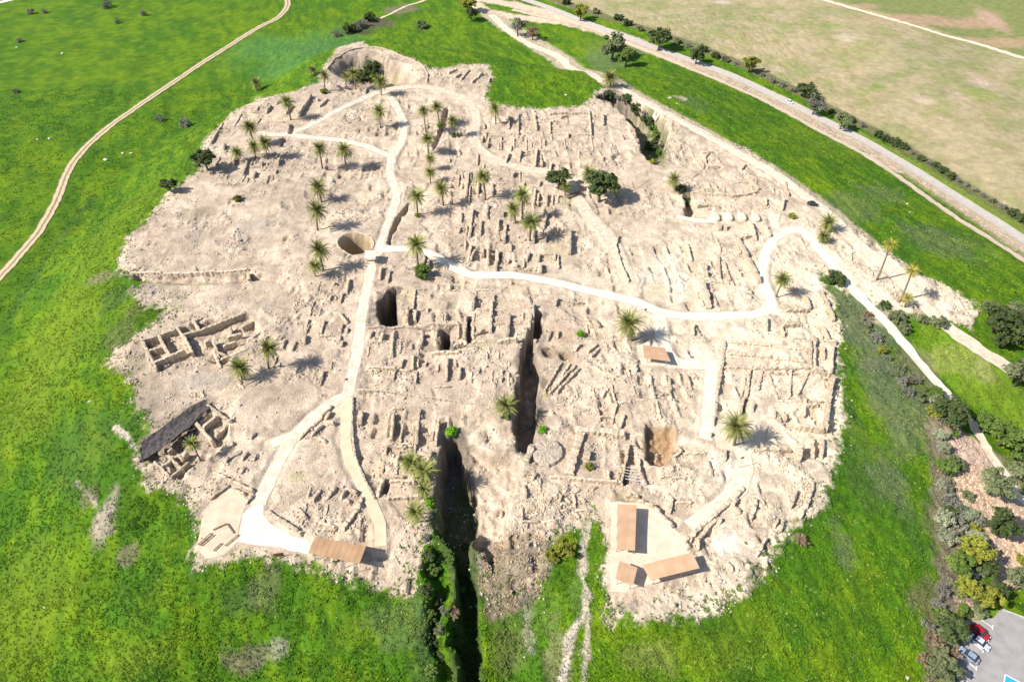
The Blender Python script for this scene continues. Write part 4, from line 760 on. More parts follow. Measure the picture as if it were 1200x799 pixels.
ok = ((dd_ < .3) | ((sdd > -7) & (rg.random(N) < .75*np.exp(np.minimum(0, sdd)/2.2)))) & (sample(flat, xx, yy) < .1) & (sample(fm, xx, yy) < .3) & (rg.random(N) < .35+.65*sstep(.4, .6, fbm(xx, yy, 5, 123, 3)))
xx, yy = xx[ok], yy[ok]; g_ = fbm(xx, yy, 9, 77, 3)+rg.normal(0, .09, len(xx)); mi = np.where(g_ > .70, 1, np.where(g_ < .42, 2, 0)); mi = np.where(rg.random(len(xx)) < .035, 3, mi)
tufts(np.column_stack([xx, yy]), .27, 'grass', mi, 'lush green spring grass and weeds covering the slopes', 'grass')
dw = rand_in(dirtW, 9000); dw = dw[(fbm(dw[:, 0], dw[:, 1], 12, 131, 3) > .56) & (sample(flat, dw[:, 0], dw[:, 1]) < .1)]
g2w = rand_in(PZ([(562,632),(620,625),(645,640),(636,700),(600,712),(570,712)], -4), 500); dw = np.vstack([dw, g2w]); tufts(dw, .28, 'dry_weeds', np.where(rg.random(len(dw)) < .7, 3, 2), 'sparse dry weeds on the excavated earth', 'weeds')
# ------------------------------------------------------------------ palms
def frond_mesh(name, nf, L, seed, mats, fan=False):
    r_ = random.Random(seed); V = []; Fq = []; MI = []
    for f in range(nf):
        u = (f+.5)/nf; az = f*2.39996+r_.uniform(-.2, .2); e0 = R(78-112*u+r_.uniform(-8, 8)); LL = L*(.8+.25*math.sin(u*3.1))*r_.uniform(.88, 1.1)
        droop = R(38+30*u)*r_.uniform(.8, 1.2); mi_ = 1 if (u > .84 and r_.random() < .6) else 0
        ns = 15 if not fan else 6; p = Vector((0, 0, 0)); ang = e0; pts = []
        for s_ in range(ns+1):
            t = s_/ns; pts.append((p.copy(), ang)); p += Vector((math.cos(ang), 0, math.sin(ang)))*LL/ns; ang = e0-droop*((t+.5/ns)**1.3)
        ca, sa = math.cos(az), math.sin(az)
        rot = lambda q: (q.x*ca-q.y*sa, q.x*sa+q.y*ca, q.z)
        for s_ in range(ns):
            a_, b_ = pts[s_][0], pts[s_+1][0]; w_ = .05*(1-s_/ns)+.015; k = len(V)
            V.extend([rot(a_+Vector((0, -w_, 0))), rot(a_+Vector((0, w_, 0))), rot(b_+Vector((0, w_, 0))), rot(b_+Vector((0, -w_, 0)))]); Fq.append((k, k+1, k+2, k+3)); MI.append(mi_)
        st = range(2, ns+1) if not fan else range(3, ns+1)
        for s_ in st:
            q, an = pts[s_]; t = s_/ns
            ll = (.72*math.sin(min(1, t*1.15+.12)*2.75)+.16) if not fan else 1.1*(t)
            fw = Vector((math.cos(an), 0, math.sin(an)))
            for sd_ in (-1, 1):
                spread = R(58-18*t) if not fan else R(75-60*t)
                d = (fw*math.cos(spread)+Vector((0, sd_*math.sin(spread), -.22+r_.uniform(-.15, .2)))).normalized(); wv = fw*.105
                k = len(V); V.extend([rot(q-wv), rot(q+wv), rot(q+d*ll)]); Fq.append((k, k+1, k+2)); MI.append(mi_)
    return mesh(name, V, Fq, mats, False, MI)
CROWN = [frond_mesh('crown', 58, 3.6, s_, [M['frond'], M['dry']]) for s_ in range(4)]
FANC = [frond_mesh('crown', 44, 1.5, 50, [M['fan'], M['dry']], True)]
def palm(bx, by, cx, cy, label, size=1.0, fan=False, group=None, A=None):
    B = W(bx, by, A); z0 = gz(B[0], B[1])
    # height at which the crown centre appears at (cx, cy)
    u, dy, dz = ray(cx, cy); t = B[1]/float(dy); h = CAM_H+float(dz)*t-z0; X = float(u)*t; h = max(1.2, h-(.3 if fan else 0.6)*size)
    lean = max(-2.2, min(2.2, X-B[0])) if not fan else X-B[0]
    r = thing('fan_palm' if fan else 'date_palm', label, 'palm tree', (B[0], B[1], z0), 0, group)
    n_ = 9; P = [(lean*(k/n_)**1.4, 0, h*k/n_-.3*(k == 0)) for k in range(n_+1)]
    b0 = (.34 if not fan else .26)*min(1.2, size); rad = [b0*(1.25 if k == 0 else 1-.25*k/n_)*(1+.06*(k % 2)) for k in range(n_+1)]
    mb = MB(); mb.tube(P, rad, 9)
    if not fan: mb.tube([(lean*.97, 0, h-.9), (lean, 0, h-.35), (lean, 0, h+.1)], [.3*size, .48*size, .25*size], 9)
    obj('trunk', mb.mesh('trunk', M['trunk'], smooth=True), r)
    c = obj('crown', (FANC if fan else CROWN)[0 if fan else rnd.randrange(4)], r, (lean, 0, h)); c.rotation_euler = (0, 0, rnd.uniform(0, 6.28)); s_ = size*rnd.uniform(1.06, 1.28); c.scale = (s_, s_, s_*rnd.uniform(.85, 1.25))
    return r
PALMS = [
 (341,141,336,119,'date palm standing just left of the long slanted wall at the far left',1),
 (298,171,292,148,'tallest palm of the clump near the left rim, yellow lower fronds',1.05),
 (300,186,297,171,'short palm with a shadowed base below the tallest left rim palm',.85),
 (314,187,310,167,'slender palm on the right side of the left rim clump',.85),
 (278,189,277.5,178,'small palm between the large dark tree and the left rim clump',.8),
 (378,198,374,173,'left one of the two palms below the diagonal gravel path',1),
 (406,200,403,175,'right one of the two palms below the diagonal gravel path',1),
 (301,106,300,97,'small faded palm in the grass beyond the far left corner',.9),
 (377,237,372,219,'upper palm of the vertical row left of the main path',1),
 (372.5,270,371,245,'middle palm of the vertical row left of the main path, long shadow to the right',1),
 (379,317,374,292,'full palm just left of the round pit',1.05),
 (370,324,369,311,'short yellowish palm leaning against the full palm left of the round pit',.8),
 (489.5,251,488,229,'palm with a yellow-green shrub at its foot right of the main path',.95),
 (519.5,241,517,220,'palm over a dark stone heap, second right of the main path',1),
 (569,234.5,566,206,'tall palm in the middle of the rows of short walls',1.05),
 (490,312,488,286,'lone palm rising from a round green bush at the winding path',1),
 (504.5,215,504,201,'small palm directly above the yellow-shrub palm',.75),
 (417,105,414,85,'palm at the lip of the crater in front of its dark thicket',.95),
 (381,107,380,88,'leftmost dark palm by the far crater',.85),
 (406,102,405,89,'small brownish palm left of the crater lip palm',.75),
 (447,112,446,95,'palm with a dark shadow at the upper end of the main path',.95),
 (446,150,444,130,'lone palm on the bare ground left of the path bend',.95),
 (499,155,496,129,'left palm of the pair beyond the green ditch',.9),
 (515,147,512,125,'right palm of the pair standing at the top of the green ditch',.85),
 (530,160,530,141,'bushy palm with a shrub at its foot right of the green ditch',.9),
 (502,180,501,162,'palm at the lower end of the green ditch',.9),
 (504,200,504,185,'thin palm below the ditch end palm',.75),
 (581,146,580,127,'lone palm at the far corner of the stable walls',.85),
 (366,89,366,82,'withered brown palm beside the far crater rim',.8),
 (715,102,715,91,'spreading pale palm at the grassy bank beside the access road',1.3),
 (612,256,612,228,'upper right palm of the three close to the short walls',1),
 (604,262,601,244,'upper left palm of the three close to the short walls',.9),
 (621,282,622,259,'lower palm of the three, spreading a star shaped shadow',1.15),
 (689,214,690,202,'palm half hidden behind the larger round tree',.85),
 (662,229,663,218,'small pale palm in front of the smaller round tree',.7),
 (741,399,737,378,'stout bushy palm just above the small shelter',1.1),
 (792,224,790,210,'palm with orange tinged heart above the gate ramp pit',.95),
 (969,271,971,260,'spreading palm at the right rim beside the access road',1),
 (964,284,966,276,'low dusty palm below the right rim palm',.8),
 (909.5,347.5,917.5,327,'leaning palm inside the loop of the main path',.75),
 (315,432,320,408,'leaning palm with a star shadow right of the storehouse ruin',.85),
 (284,445,281,430,'stout low palm at the lower corner of the storehouse ruin',.95),
 (235,539,225,519,'half bare leaning palm over the cell ruins at the lower left',.65),
 (486,560,482,541,'left palm of the clump on the brink of the deep trench',.82),
 (499,570,497,550,'right palm of the clump on the brink of the deep trench',.85),
 (498,586,497,573,'dark shaded palm below the clump on the trench brink',.6),
 (488,612,487,599,'lowest palm on the left brink of the deep trench',.85),
 (595,492,593,474,'palm on the left brink of the second trench',1.0),
 (860,521.5,864,499,'big lone palm casting a star shadow on the bright terrace',1.12),
]
for p in PALMS: palm(*p)
palm(1027.5,328,1044,286,'tallest yellow topped fan palm beside the access road',1.25,True)
palm(1054,354,1069.5,317,'tall yellow topped fan palm nearest the green strip',1.25,True)
palm(1060,360,1064,348,'short fan palm by the access road edge',1.15,True)
# ------------------------------------------------------------------ broadleaf trees and shrubs
def leafcrown(name, mat, seed, nc, nl, flatz=.8, leaf=.13, bare=False):
    r_ = np.random.default_rng(seed); V = []; 
    c = r_.normal(size=(nc, 3)); c /= np.linalg.norm(c, axis=1)[:, None]; c *= (r_.random(nc)**.45)[:, None]*.82; c[:, 2] *= flatz
    c += r_.normal(0, .05, c.shape); cs = r_.uniform(.14, .30, nc)
    out = []
    for k in range(nc):
        d = r_.normal(size=(nl, 3)); d /= np.linalg.norm(d, axis=1)[:, None]; p = c[k]+d*cs[k]*(r_.random(nl)**.4)[:, None]
        nrm = d+r_.normal(0, .6, d.shape)+np.array((0, 0, .5)); nrm /= np.linalg.norm(nrm, axis=1)[:, None]
        t = np.cross(nrm, r_.normal(size=(nl, 3))); t /= np.linalg.norm(t, axis=1)[:, None]; b_ = np.cross(nrm, t); s_ = leaf*r_.uniform(.5, 1.1, (nl, 1))
        out.append(np.stack([p-t*s_, p-b_*s_*.6, p+t*s_, p+b_*s_*.6], 1))
    V = np.concatenate(out).reshape(-1, 3); Q = np.arange(len(V)).reshape(-1, 4)
    return fastmesh(name, V, Q, [mat])
KINDS = ['dark','olive','green','yellow','grey','silver','brown','lime']
LC = {k: [leafcrown('foliage', M[k], i*7+j, 44 if k not in ('grey','brown') else 26, 62 if k not in ('grey','brown') else 44, .8, .115 if k not in ('grey','brown') else .085) for j in range(2)] for i, k in enumerate(KINDS)}
def stem_mesh(h, rad, spread, seed):
    r_ = random.Random(seed); mb = MB(); mb.tube([(0, 0, -.4), (r_.uniform(-.05, .05)*h, 0, h*.5), (0, 0, h)], [rad*1.3, rad, rad*.7], 7)
    for k in range(5):
        a = k*1.257+r_.random(); mb.tube([(0, 0, h*.7), (math.cos(a)*spread*.4, math.sin(a)*spread*.4, h*1.05), (math.cos(a)*spread*.75, math.sin(a)*spread*.75, h*1.3)], [rad*.6, rad*.35, rad*.12], 5)
    return mb.mesh('trunk', M['bark'], smooth=True)
def tree(px, py, rpx, kind, label, form='tree', group=None, zs=.85):
    B = W(px, py+rpx*.35); z0 = gz(B[0], B[1]); Zd = B[1]*cp+(CAM_H-B[2])*sp; r = max(.5, rpx*Zd/F)*(1.16 if px > 1085 and py > 350 else 1.28 if (px > 600 and py < 190 and form == 'tree') else 1.05)
    nm = 'tree' if form == 'tree' else 'shrub'
    t = thing(nm, label, nm, (B[0], B[1], z0), 0, group)
    ch = r*(1.15 if form == 'tree' else .5); 
    obj('trunk' if form == 'tree' else 'stem', stem_mesh(max(.4, ch*.75), .07*r+.05, r*.8, rnd.random()), t)
    c = obj('crown' if form == 'tree' else 'foliage', LC[kind][rnd.randrange(2)], t, (0, 0, ch)); c.rotation_euler = (0, 0, rnd.uniform(0, 6.28))
    c.scale = (r*1.08*rnd.uniform(.92, 1.1), r*1.08*rnd.uniform(.92, 1.1), r*zs*rnd.uniform(.9, 1.1))
    return t
HG = 'hedge shrubs between the asphalt road and the tan field'; RG = 'bushes in the wooded strip at the lower right'
for a in [
 (244,195,14,'dark','large round dark tree on the left rim'),(201,222,9,'dark','dark tree at the grassy left rim below the large dark one'),
 (655,217,14,'dark','smaller of the two round dark trees by the footbridge'),(702,229,20,'dark','larger of the two round dark trees by the footbridge'),
 (772,55,11,'dark','round dark roadside tree with its shadow on the asphalt'),(815,73,8,'dark','small round tree at the verge right of the dark roadside tree'),
 (680,22,8,'yellow','yellow-green tree where the pale lay-by meets the road'),(549,11,10,'yellow','yellow-green tree at the top near the pale lay-by'),(553,22,8,'dark','dark tree in front of the yellow-green one at the top'),
 (877,82,8,'yellow','yellow tree on the far side of the asphalt road'),(952,131,10,'grey','bare greyish tree overhanging the road right of the white car'),(984,149,8,'olive','thin yellowish roadside tree below the bare one'),
 (607,40,9,'grey','bare greyish tree at the head of the access road'),(624,45,7,'brown','brownish bush tree at the head of the access road'),(717,66,13,'olive','grey-green spreading tree on the bank above the pale palm'),
 (733,75,9,'green','small green tree casting a dark shadow by the bank'),
 (942,112,8,'dark','dark round tree across the road from the white car'),(951,118,6,'dark','smaller tree adjoining the dark round one across the road'),
 (1162,383,17,'dark','big dark tree at the end of the access road'),(1186,372,12,'olive','grey-green tree at the right edge above the dark trees'),(1192,398,15,'dark','dark tree at the right edge beside the access road'),(1170,402,10,'dark','low dark tree squeezed between the big dark ones'),
 (1188,446,17,'olive','spreading olive tree on the lawn at the right edge with a leaning trunk'),
 (1106,488,16,'dark','dark tree at the corner of the bare earth clearing'),
 (1150,502,14,'green','first green tree of the row below the lawn'),(1170,516,16,'green','second green tree of the row below the lawn'),(1186,534,16,'green','third green tree of the row below the lawn'),(1192,556,14,'olive','olive tree closing the row below the lawn'),
 (1158,572,18,'olive','large olive tree in the middle of the bare clearing'),(1166,618,17,'dark','dark green tree with a purple shadow on the clearing'),(1134,648,17,'yellow','bright yellow-green tree in the wooded strip'),
 (1118,664,14,'green','mid green tree left of the bright yellow-green one'),(1150,668,12,'dark','dark tree right of the bright yellow-green one'),(1128,690,13,'yellow','yellow-green tree above the car park corner'),
 (1150,704,14,'yellow','yellow-olive tree at the car park entrance'),(1190,684,17,'olive','large grey-green tree at the right edge above the car park'),(1164,692,10,'dark','small dark tree between the car park and the grey-green tree'),
 (1104,738,16,'dark','dark tree beside the red car'),(1114,768,8,'brown','bare brown tree at the edge of the car park'),(1098,784,16,'olive','olive tree at the bottom edge left of the car park'),
 ]: tree(*a)
for a in [
 (279,233,6,'yellow','small yellow-green shrub on the bare slope at the left'),(495,318,10,'green','round green bush at the foot of the lone palm by the path'),
 (490,253,4,'yellow','tiny yellow-green shrub at a palm foot'),(515,148,4,'lime','green shrub in the ditch behind the palm pair'),(533,158,5,'olive','shrub at the foot of the bushy palm'),
 (437,80,10,'dark','dark thicket filling the crater, upper clump'),(427,90,10,'dark','dark thicket filling the crater, lower clump'),(440,92,8,'green','green bush at the right of the crater thicket'),
 (797,222,7,'dark','dark bush beside the palm at the gate pit'),(804,236,7,'dark','dark bush hanging into the gate pit'),
 (977,326,11,'dark','dark bush between the path and the slope at the right rim'),(938,632,9,'brown','grey-brown bush on the lower right rim'),
 (529,505,7,'lime','bright green bush at the head of the deep trench'),(531,716,9,'brown','dry tan bush in the deep trench'),(636,503,5,'lime','bright green bush on the edge of the second trench'),(680,391,5,'lime','bright green shrub right of the second trench'),
 (593,487,6,'green','low green shrub under the palm at the second trench'),(497,560,7,'green','green undergrowth below the palm clump at the deep trench'),(504,588,7,'lime','bright green undergrowth at the brink of the deep trench'),
 (690,546,6,'yellow','yellow-green weed bush right of the altar'),(661,641,13,'yellow','yellow flowering bush in the weedy gully'),(647,650,9,'yellow','smaller yellow flowering bush in the weedy gully'),
 (928,254,5,'yellow','low yellow-green shrub right of the gate ruins'),(1033,410,6,'yellow','small orange-green shrub on the right slope'),(380,108,5,'yellow','yellowish shrub at the foot of a crater palm'),
 (126,7,7,'grey','largest grey bush in the upper left field'),(168,17,5,'grey','grey bush right of the largest one in the upper left field'),(37,15,5,'grey','left one of two grey bushes near the top left corner'),(53,14,4,'grey','right one of two grey bushes near the top left corner'),
 (189,139,6,'grey','left grey bush on the slope below the farm track'),(219,145,8,'grey','right grey bush on the slope below the farm track'),(24,48,4,'grey','tiny grey bush in the field near the left edge'),(20,107,4,'grey','dark tuft bush at the left edge of the field'),(138,26,4,'grey','small bush below the largest upper left one'),
 (410,35,8,'dark','dark shrub in the weedy ditch, lower end'),(424,30,8,'grey','grey shrub in the weedy ditch'),(434,22,8,'dark','dark shrub in the weedy ditch, upper end'),(395,40,6,'grey','small grey shrub where the weedy ditch fades'),(495,30,7,'olive','olive shrub on the mound above the crater'),
 (1050,371,10,'olive','olive bush beside the concrete path right of the rim'),(1058,384,9,'olive','grey-green bush below the olive one by the path'),(1080,375,7,'olive','left small round bush on the lawn edge'),(1098,378,9,'olive','right small round bush on the lawn edge'),(1036,357,6,'dark','small dark bush above the olive one by the path'),
 (1158,360,8,'olive','grey-green low bush by the white stones at the green strip'),(1104,472,6,'dark','small dark bush beside the concrete path end'),(1100,508,8,'silver','silvery bush under the dark corner tree'),(1104,524,8,'silver','silvery bush at the upper left of the clearing'),(1110,546,10,'green','green bush left of the clearing'),(1108,568,9,'grey','grey bush left of the clearing'),(1116,588,9,'grey','brown-grey bush at the lower left of the clearing'),
 (1104,606,11,'silver','pale silvery bush at the top of the wooded strip'),(1130,600,10,'silver','silver-grey bush below the clearing'),(1108,628,11,'silver','silvery bush left of the dark green tree'),(1142,608,8,'silver','small silvery bush beside the dark green tree'),(1104,690,9,'grey','grey bush on the slope edge of the wooded strip'),(1098,706,9,'grey','lower grey bush on the slope edge of the wooded strip'),
 (1092,748,10,'brown','brownish bush at the slope edge near the bottom'),(1100,720,10,'green','green bush above the bottom brown one'),(1080,772,9,'brown','brown shrub at the slope foot near the bottom'),(1125,712,7,'green','green bush at the pale corner of the car park'),(1196,655,8,'yellow','yellow-green bush at the right edge'),(1132,580,7,'olive','small olive bush on the clearing rim'),(1128,672,9,'dark','dark undergrowth between the yellow-green trees'),(1118,508,5,'green','small green bush at the path end'),
 (725,22,6,'dark','dark double bush across the road from the lay-by, left half'),(735,28,6,'dark','dark double bush across the road from the lay-by, right half'),(699,14,5,'olive','small olive hedge bush above the yellow-green roadside tree'),(663,3,6,'dark','dark bush in the hedge at the top edge'),(823,58,6,'dark','dark hedge bush beyond the small round verge tree'),(838,66,5,'dark','small hedge bush right of the dark one beyond the verge tree'),
 ]: tree(*a, form='shrub')
for (px, py, r_, k) in [(502,650,8,'dark'),(508,668,9,'green'),(500,690,9,'dark'),(512,700,8,'dark'),(504,720,9,'green'),(515,735,8,'olive'),(506,750,9,'dark'),(514,768,9,'dark'),(506,785,9,'green'),(500,630,6,'grey'),(518,655,6,'green'),(520,715,6,'grey'),(545,640,5,'dark'),(540,690,5,'green')]:
    tree(px, py, r_, k, 'scrub bush growing on the shaded side of the deep trench', 'shrub', 'scrub in the deep trench')
for (px, py, r_, k) in [(765,150,6,'green'),(770,165,6,'dark'),(756,136,6,'grey'),(772,180,5,'green'),(745,128,8,'dark'),(758,142,8,'dark'),(770,158,8,'green'),(763,172,8,'dark'),(734,118,7,'dark'),(776,170,6,'olive'),(712,112,7,'dark'),(722,114,5,'grey'),(765,190,5,'yellow')]:
    tree(px, py, r_, k, 'scrub bush in the shaded cut at the far right of the ruins', 'shrub', 'scrub in the far right cut')
for k in range(46):
    py = rnd.uniform(455, 795); px = 1092+(py-455)*.06+rnd.uniform(0, 26)+(18 if 600 < py < 720 else 0); px = px-(26 if py > 725 else 0)
    tree(px, py, rnd.uniform(5, 10), rnd.choice(['olive','green','grey','silver','dark','olive','yellow']), 'bush in the overgrown strip between the grass slope and the clearing', 'shrub', RG)
for k in range(16):
    t_ = rnd.random(); tree(1018+t_*70+rnd.uniform(-12, 4), 372+t_*95+rnd.uniform(-6, 12), rnd.uniform(4, 8), rnd.choice(['grey','olive','brown','grey']), 'dry grey scrub bush on the slope left of the concrete path', 'shrub', 'dry scrub beside the concrete path')
for (px, py, r, k) in [(750,35,4,'olive'),(762,40,4,'grey'),(778,46,4,'olive'),(794,50,5,'olive'),(806,54,4,'grey'),(850,70,5,'olive'),(862,75,4,'grey'),(893,88,4,'grey'),(905,95,5,'grey'),(917,100,5,'grey'),(928,106,5,'grey'),(962,125,4,'dark'),(974,131,4,'dark'),(986,136,5,'dark'),(997,141,5,'dark'),(1010,147,5,'grey'),(1028,158,6,'dark'),(1038,163,6,'dark'),(1048,167,7,'dark'),(1058,172,6,'dark'),(1068,179,4,'grey'),(1078,186,5,'dark'),(1088,191,4,'grey'),(1096,194,5,'dark'),(1104,200,6,'dark'),(1113,206,6,'dark'),(1122,211,4,'grey'),(1132,217,4,'grey'),(1142,223,4,'grey'),(1152,229,4,'grey'),(1162,235,4,'olive'),(1174,243,5,'grey'),(1186,250,7,'dark'),(1196,257,7,'dark')]:
    tree(px, py, r, k, 'low hedge shrub in the line between the asphalt road and the tan field', 'shrub', HG)
# ------------------------------------------------------------------ shelters
def shelter(corners, hgt, label, mat='roof', ribs=8, posts=4):
    g = [W(*c) for c in corners]; zg = max(gz(a[0], a[1]) for a in g); zr = zg+hgt
    Pw = [np.array(onz(c[0], c[1], zr)) for c in corners]; c = sum(Pw)/4; 
    zb = gz(c[0], c[1]); t = thing('shelter', label, 'shelter', (c[0], c[1], zb))
    L = [p-c for p in Pw]; tilt = [.12, .12, -.12, -.12]; th = .12; zr -= zb
    V = [(L[k][0], L[k][1], zr+tilt[k]) for k in range(4)]+[(L[k][0], L[k][1], zr+tilt[k]-th) for k in range(4)]
    Fc = [(3,2,1,0),(4,5,6,7),(0,1,5,4),(1,2,6,5),(2,3,7,6),(3,0,4,7)]; V2 = list(V); F2 = list(Fc)
    for k in range(1, ribs):                        # standing seams
        s_ = k/ribs; a = L[0]+(L[1]-L[0])*s_; b_ = L[3]+(L[2]-L[3])*s_; d = (L[1]-L[0])/np.linalg.norm(L[1]-L[0])*.04; i = len(V2)
        for p, zz in ((a, .12), (b_, -.12)):
            V2 += [(p[0]-d[0], p[1]-d[1], zr+zz), (p[0]+d[0], p[1]+d[1], zr+zz), (p[0]+d[0], p[1]+d[1], zr+zz+.03), (p[0]-d[0], p[1]-d[1], zr+zz+.03)]
        F2 += [(i+3,i+2,i+6,i+7),(i,i+3,i+7,i+4),(i+2,i+1,i+5,i+6),(i,i+1,i+2,i+3),(i+4,i+7,i+6,i+5)]
    obj('roof', mesh('roof', V2, F2, [M[mat]]), t)
    for side in (0, 1):
        a, b_ = (L[0], L[1]) if side == 0 else (L[3], L[2])
        mb = MB(); m0 = a*.93; m1 = b_*.93; mb.tube([(m0[0], m0[1], zr-.24), (m1[0], m1[1], zr-.24)], .08, 4); obj('beam', mb.mesh('beam', M['metal']), t)
        for k in range(posts):
            s_ = (k+.15)/(posts-.7); p = (a+(b_-a)*s_)*.93; zz = gz(c[0]+p[0], c[1]+p[1])-zb
            mb = MB(); mb.tube([(p[0], p[1], zz-.3), (p[0], p[1], zr-.2)], .07, 6); q = p*.7; mb.tube([(p[0], p[1], zr-1.0), (q[0], q[1], zr-.22)], .04, 5); obj('post', mb.mesh('post', M['metal']), t)
    # plank benches under the roof
    for k in range(2):
        s_ = .3+.4*k; p = (L[0]*(1-s_)+L[1]*s_)*.3+(L[3]*(1-s_)+L[2]*s_)*.3; zz = gz(c[0]+p[0], c[1]+p[1])-zb; d = L[1]-L[0]; mb = MB(); mb.box((p[0], p[1], zz+.42), (2.2, .4, .08), math.atan2(d[1], d[0]))
        mb.box((p[0], p[1], zz+.18), (1.4, .25, .4), math.atan2(d[1], d[0])); bo = obj('bench', mb.mesh('bench', M['wood']), None, (c[0], c[1], zb)); tag(bo, 'low timber bench under the '+' '.join(label.split(' shelter')[0].split()[:4])+' shelter', 'bench', 'benches in the shade of the shelters')
shelter([(369,629),(429,640),(421,660),(361,647)], 3.0, 'long brown roofed shelter at the right of the white plaza', 'roof_brown', 9, 4)
shelter([(753,404),(779,408),(786,423),(755,419)], 2.6, 'small tan shelter roof in the middle of the site', 'roof', 4, 2)
shelter([(746,592),(744,645),(723,643),(724,590)], 3.2, 'tall tan shelter running up the left side of the cream yard', 'roof', 7, 4)
shelter([(726,657),(747,665),(742,685),(721,677)], 2.8, 'small square tan shelter at the lower left corner of the yard', 'roof', 3, 2)
shelter([(752,662),(811,647),(820,665),(763,679)], 3.0, 'long slanted tan shelter along the bottom of the cream yard', 'roof', 8, 4)
shelter([(428,294),(441,294),(440,302),(427,302)], 3.0, 'small pale shade canopy beside the round pit on the main path', 'conc2', 3, 2)
def shade_net():
    lo = [(166,538),(176,534),(188,526),(200,517),(211,508),(223,499),(231,489),(245,478)]; hi = [(166,519),(175,512),(185,505),(196,497),(208,489),(220,480),(231,473),(241,468)]
    g = W(204, 508); zt = float(sample(PRE, g[0], g[1])[0])+.9; t = thing('shade_net', 'long dark slanted shade net stretched over the cell ruins at the lower left rim', 'shade net', (g[0], g[1], g[2]))
    V = []; Fc = []; K = 7; A_ = smooth_line([onz(*p, zt) for p in lo], .9); n_ = len(A_); B0 = smooth_line([onz(*p, zt) for p in hi], .9); B_ = np.array([B0[int(k*(len(B0)-1)/(n_-1))] for k in range(n_)])
    for k in range(n_):
        for q in range(K):
            t_ = q/(K-1); p = A_[k]*(1-t_)+B_[k]*t_; sag = -.55*math.sin(t_*3.14)+rnd.uniform(-.16, .16); e = rnd.uniform(-.35, .35) if q in (0, K-1) else 0
            V.append((p[0]-g[0]+e, p[1]-g[1]+e, zt-g[2]+sag+.3*t_))
    n0 = len(V); V += [(a, b_, c_-.04) for a, b_, c_ in V]
    for k in range(n_-1):
        for q in range(K-1): i = k*K+q; Fc.append((i, i+K, i+K+1, i+1)); Fc.append((n0+i, n0+i+1, n0+i+K+1, n0+i+K))
    obj('net', mesh('net', V, Fc, [noisemat('dark_shade_net', (.055,.045,.045), (.12,.10,.098), 1.2, .9, .5)]), t)
    for k in range(0, n_, 5):
        for P_ in (A_[k], B_[k]):
            zz = gz(P_[0], P_[1]); mb = MB(); mb.tube([(P_[0]-g[0], P_[1]-g[1], zz-g[2]-.3), (P_[0]-g[0], P_[1]-g[1], zt-g[2]+.2)], .07, 6); obj('post', mb.mesh('post', M['metal']), t)
shade_net()
# ------------------------------------------------------------------ small furniture
def rail(p, label):
    A_, B_ = W(*p[0]), W(*p[1]); t = thing('timber_rail', label, 'rail', A_); d = Vector(B_)-Vector(A_); mb = MB(); mb.tube([(0, 0, .4), (d.x, d.y, d.z+.4)], .13, 6); obj('bar', mb.mesh('bar', M['wood']), t)
    for s_ in (.05, .5, .95): mb = MB(); q = d*s_; mb.tube([(q.x, q.y, q.z-.2), (q.x, q.y, q.z+.4)], .08, 6); obj('post', mb.mesh('post', M['wood']), t)
rail([(232.5,639),(248,625)], 'leftmost of the two close parallel timber rails on the peach plaza')
rail([(236,640),(251,627)], 'right one of the two close parallel timber rails on the peach plaza')
rail([(250,621.5),(266,614)], 'upper timber rail on the peach plaza'); rail([(266,614),(274,625)], 'short timber rail slanting down at the top of the peach plaza')
rail([(264,640),(280,627)], 'timber rail nearest the white plaza'); rail([(251,646),(260,637)], 'shortest timber rail low on the peach plaza')
c = W(328,652); t = thing('signboard', 'rusty red sign panel at the plaza edge left of the long shelter', 'sign', c)
mb = MB(); mb.box((0, 0, 1.0), (2.2, .1, 1.3), .15); obj('panel', mb.mesh('panel', M['rust']), t)
for s_ in (-.9, .9): mb = MB(); mb.tube([(s_, s_*.15, -.3), (s_, s_*.15, 1.0)], .06, 5); obj('leg', mb.mesh('leg', M['metal']), t)
def signpost(px, py, h, label):
    c = W(px, py); t = thing('sign_post', label, 'sign', c); mb = MB(); mb.tube([(0, 0, -.3), (0, 0, h)], .07, 6); obj('pole', mb.mesh('pole', M['metal']), t)
    mb = MB(); mb.box((0, 0, h), (.9, .12, .7), .3); obj('board', mb.mesh('board', M['wood']), t)
signpost(865.5,548,4.5,'tall thin pole with a dark head below the lone palm'); signpost(756,366,1.2,'small dark sign board at the path junction above the small shelter')
signpost(717,252,3.5,'thin pole right of the larger round tree'); signpost(407,447,1.0,'small dark sign board left of the path fork')
# timber footbridge by the two round trees
A_, B_ = W(664,232), W(680,226); t = thing('footbridge', 'little timber footbridge between the two round dark trees', 'footbridge', A_); d = Vector(B_)-Vector(A_); an = math.atan2(d.y, d.x); mb = MB()
for k in range(14): q = d*((k+.5)/14); mb.box((q.x, q.y, q.z+.35), (d.length/14*.85, 1.8, .1), an)
obj('deck', mb.mesh('deck', M['wood']), t)
for s_ in (-1, 1):
    o_ = Vector((-math.sin(an), math.cos(an), 0))*s_*.9; mb = MB(); mb.tube([tuple(o_+Vector((0, 0, 1.3))), tuple(o_+d+Vector((0, 0, 1.3)))], .06, 5)
    for k in range(5): q = o_+d*(k/4); mb.tube([(q.x, q.y, q.z-.3), (q.x, q.y, q.z+1.3)], .05, 5)
    obj('handrail', mb.mesh('handrail', M['wood']), t)
# roof beams over the small shaft right of the altar
c = W(737,556,PRE); t = thing('beam_cover', 'row of pale beams laid across the small shaft right of the altar', 'beams', c)
for k in range(5):
    y_ = (k-2)*.95; mb = MB(); mb.tube([(-1.8, y_+.5, .45), (1.9, y_-.4, .35)], .11, 5); obj('beam', mb.mesh('beam', M['gravel']), t)
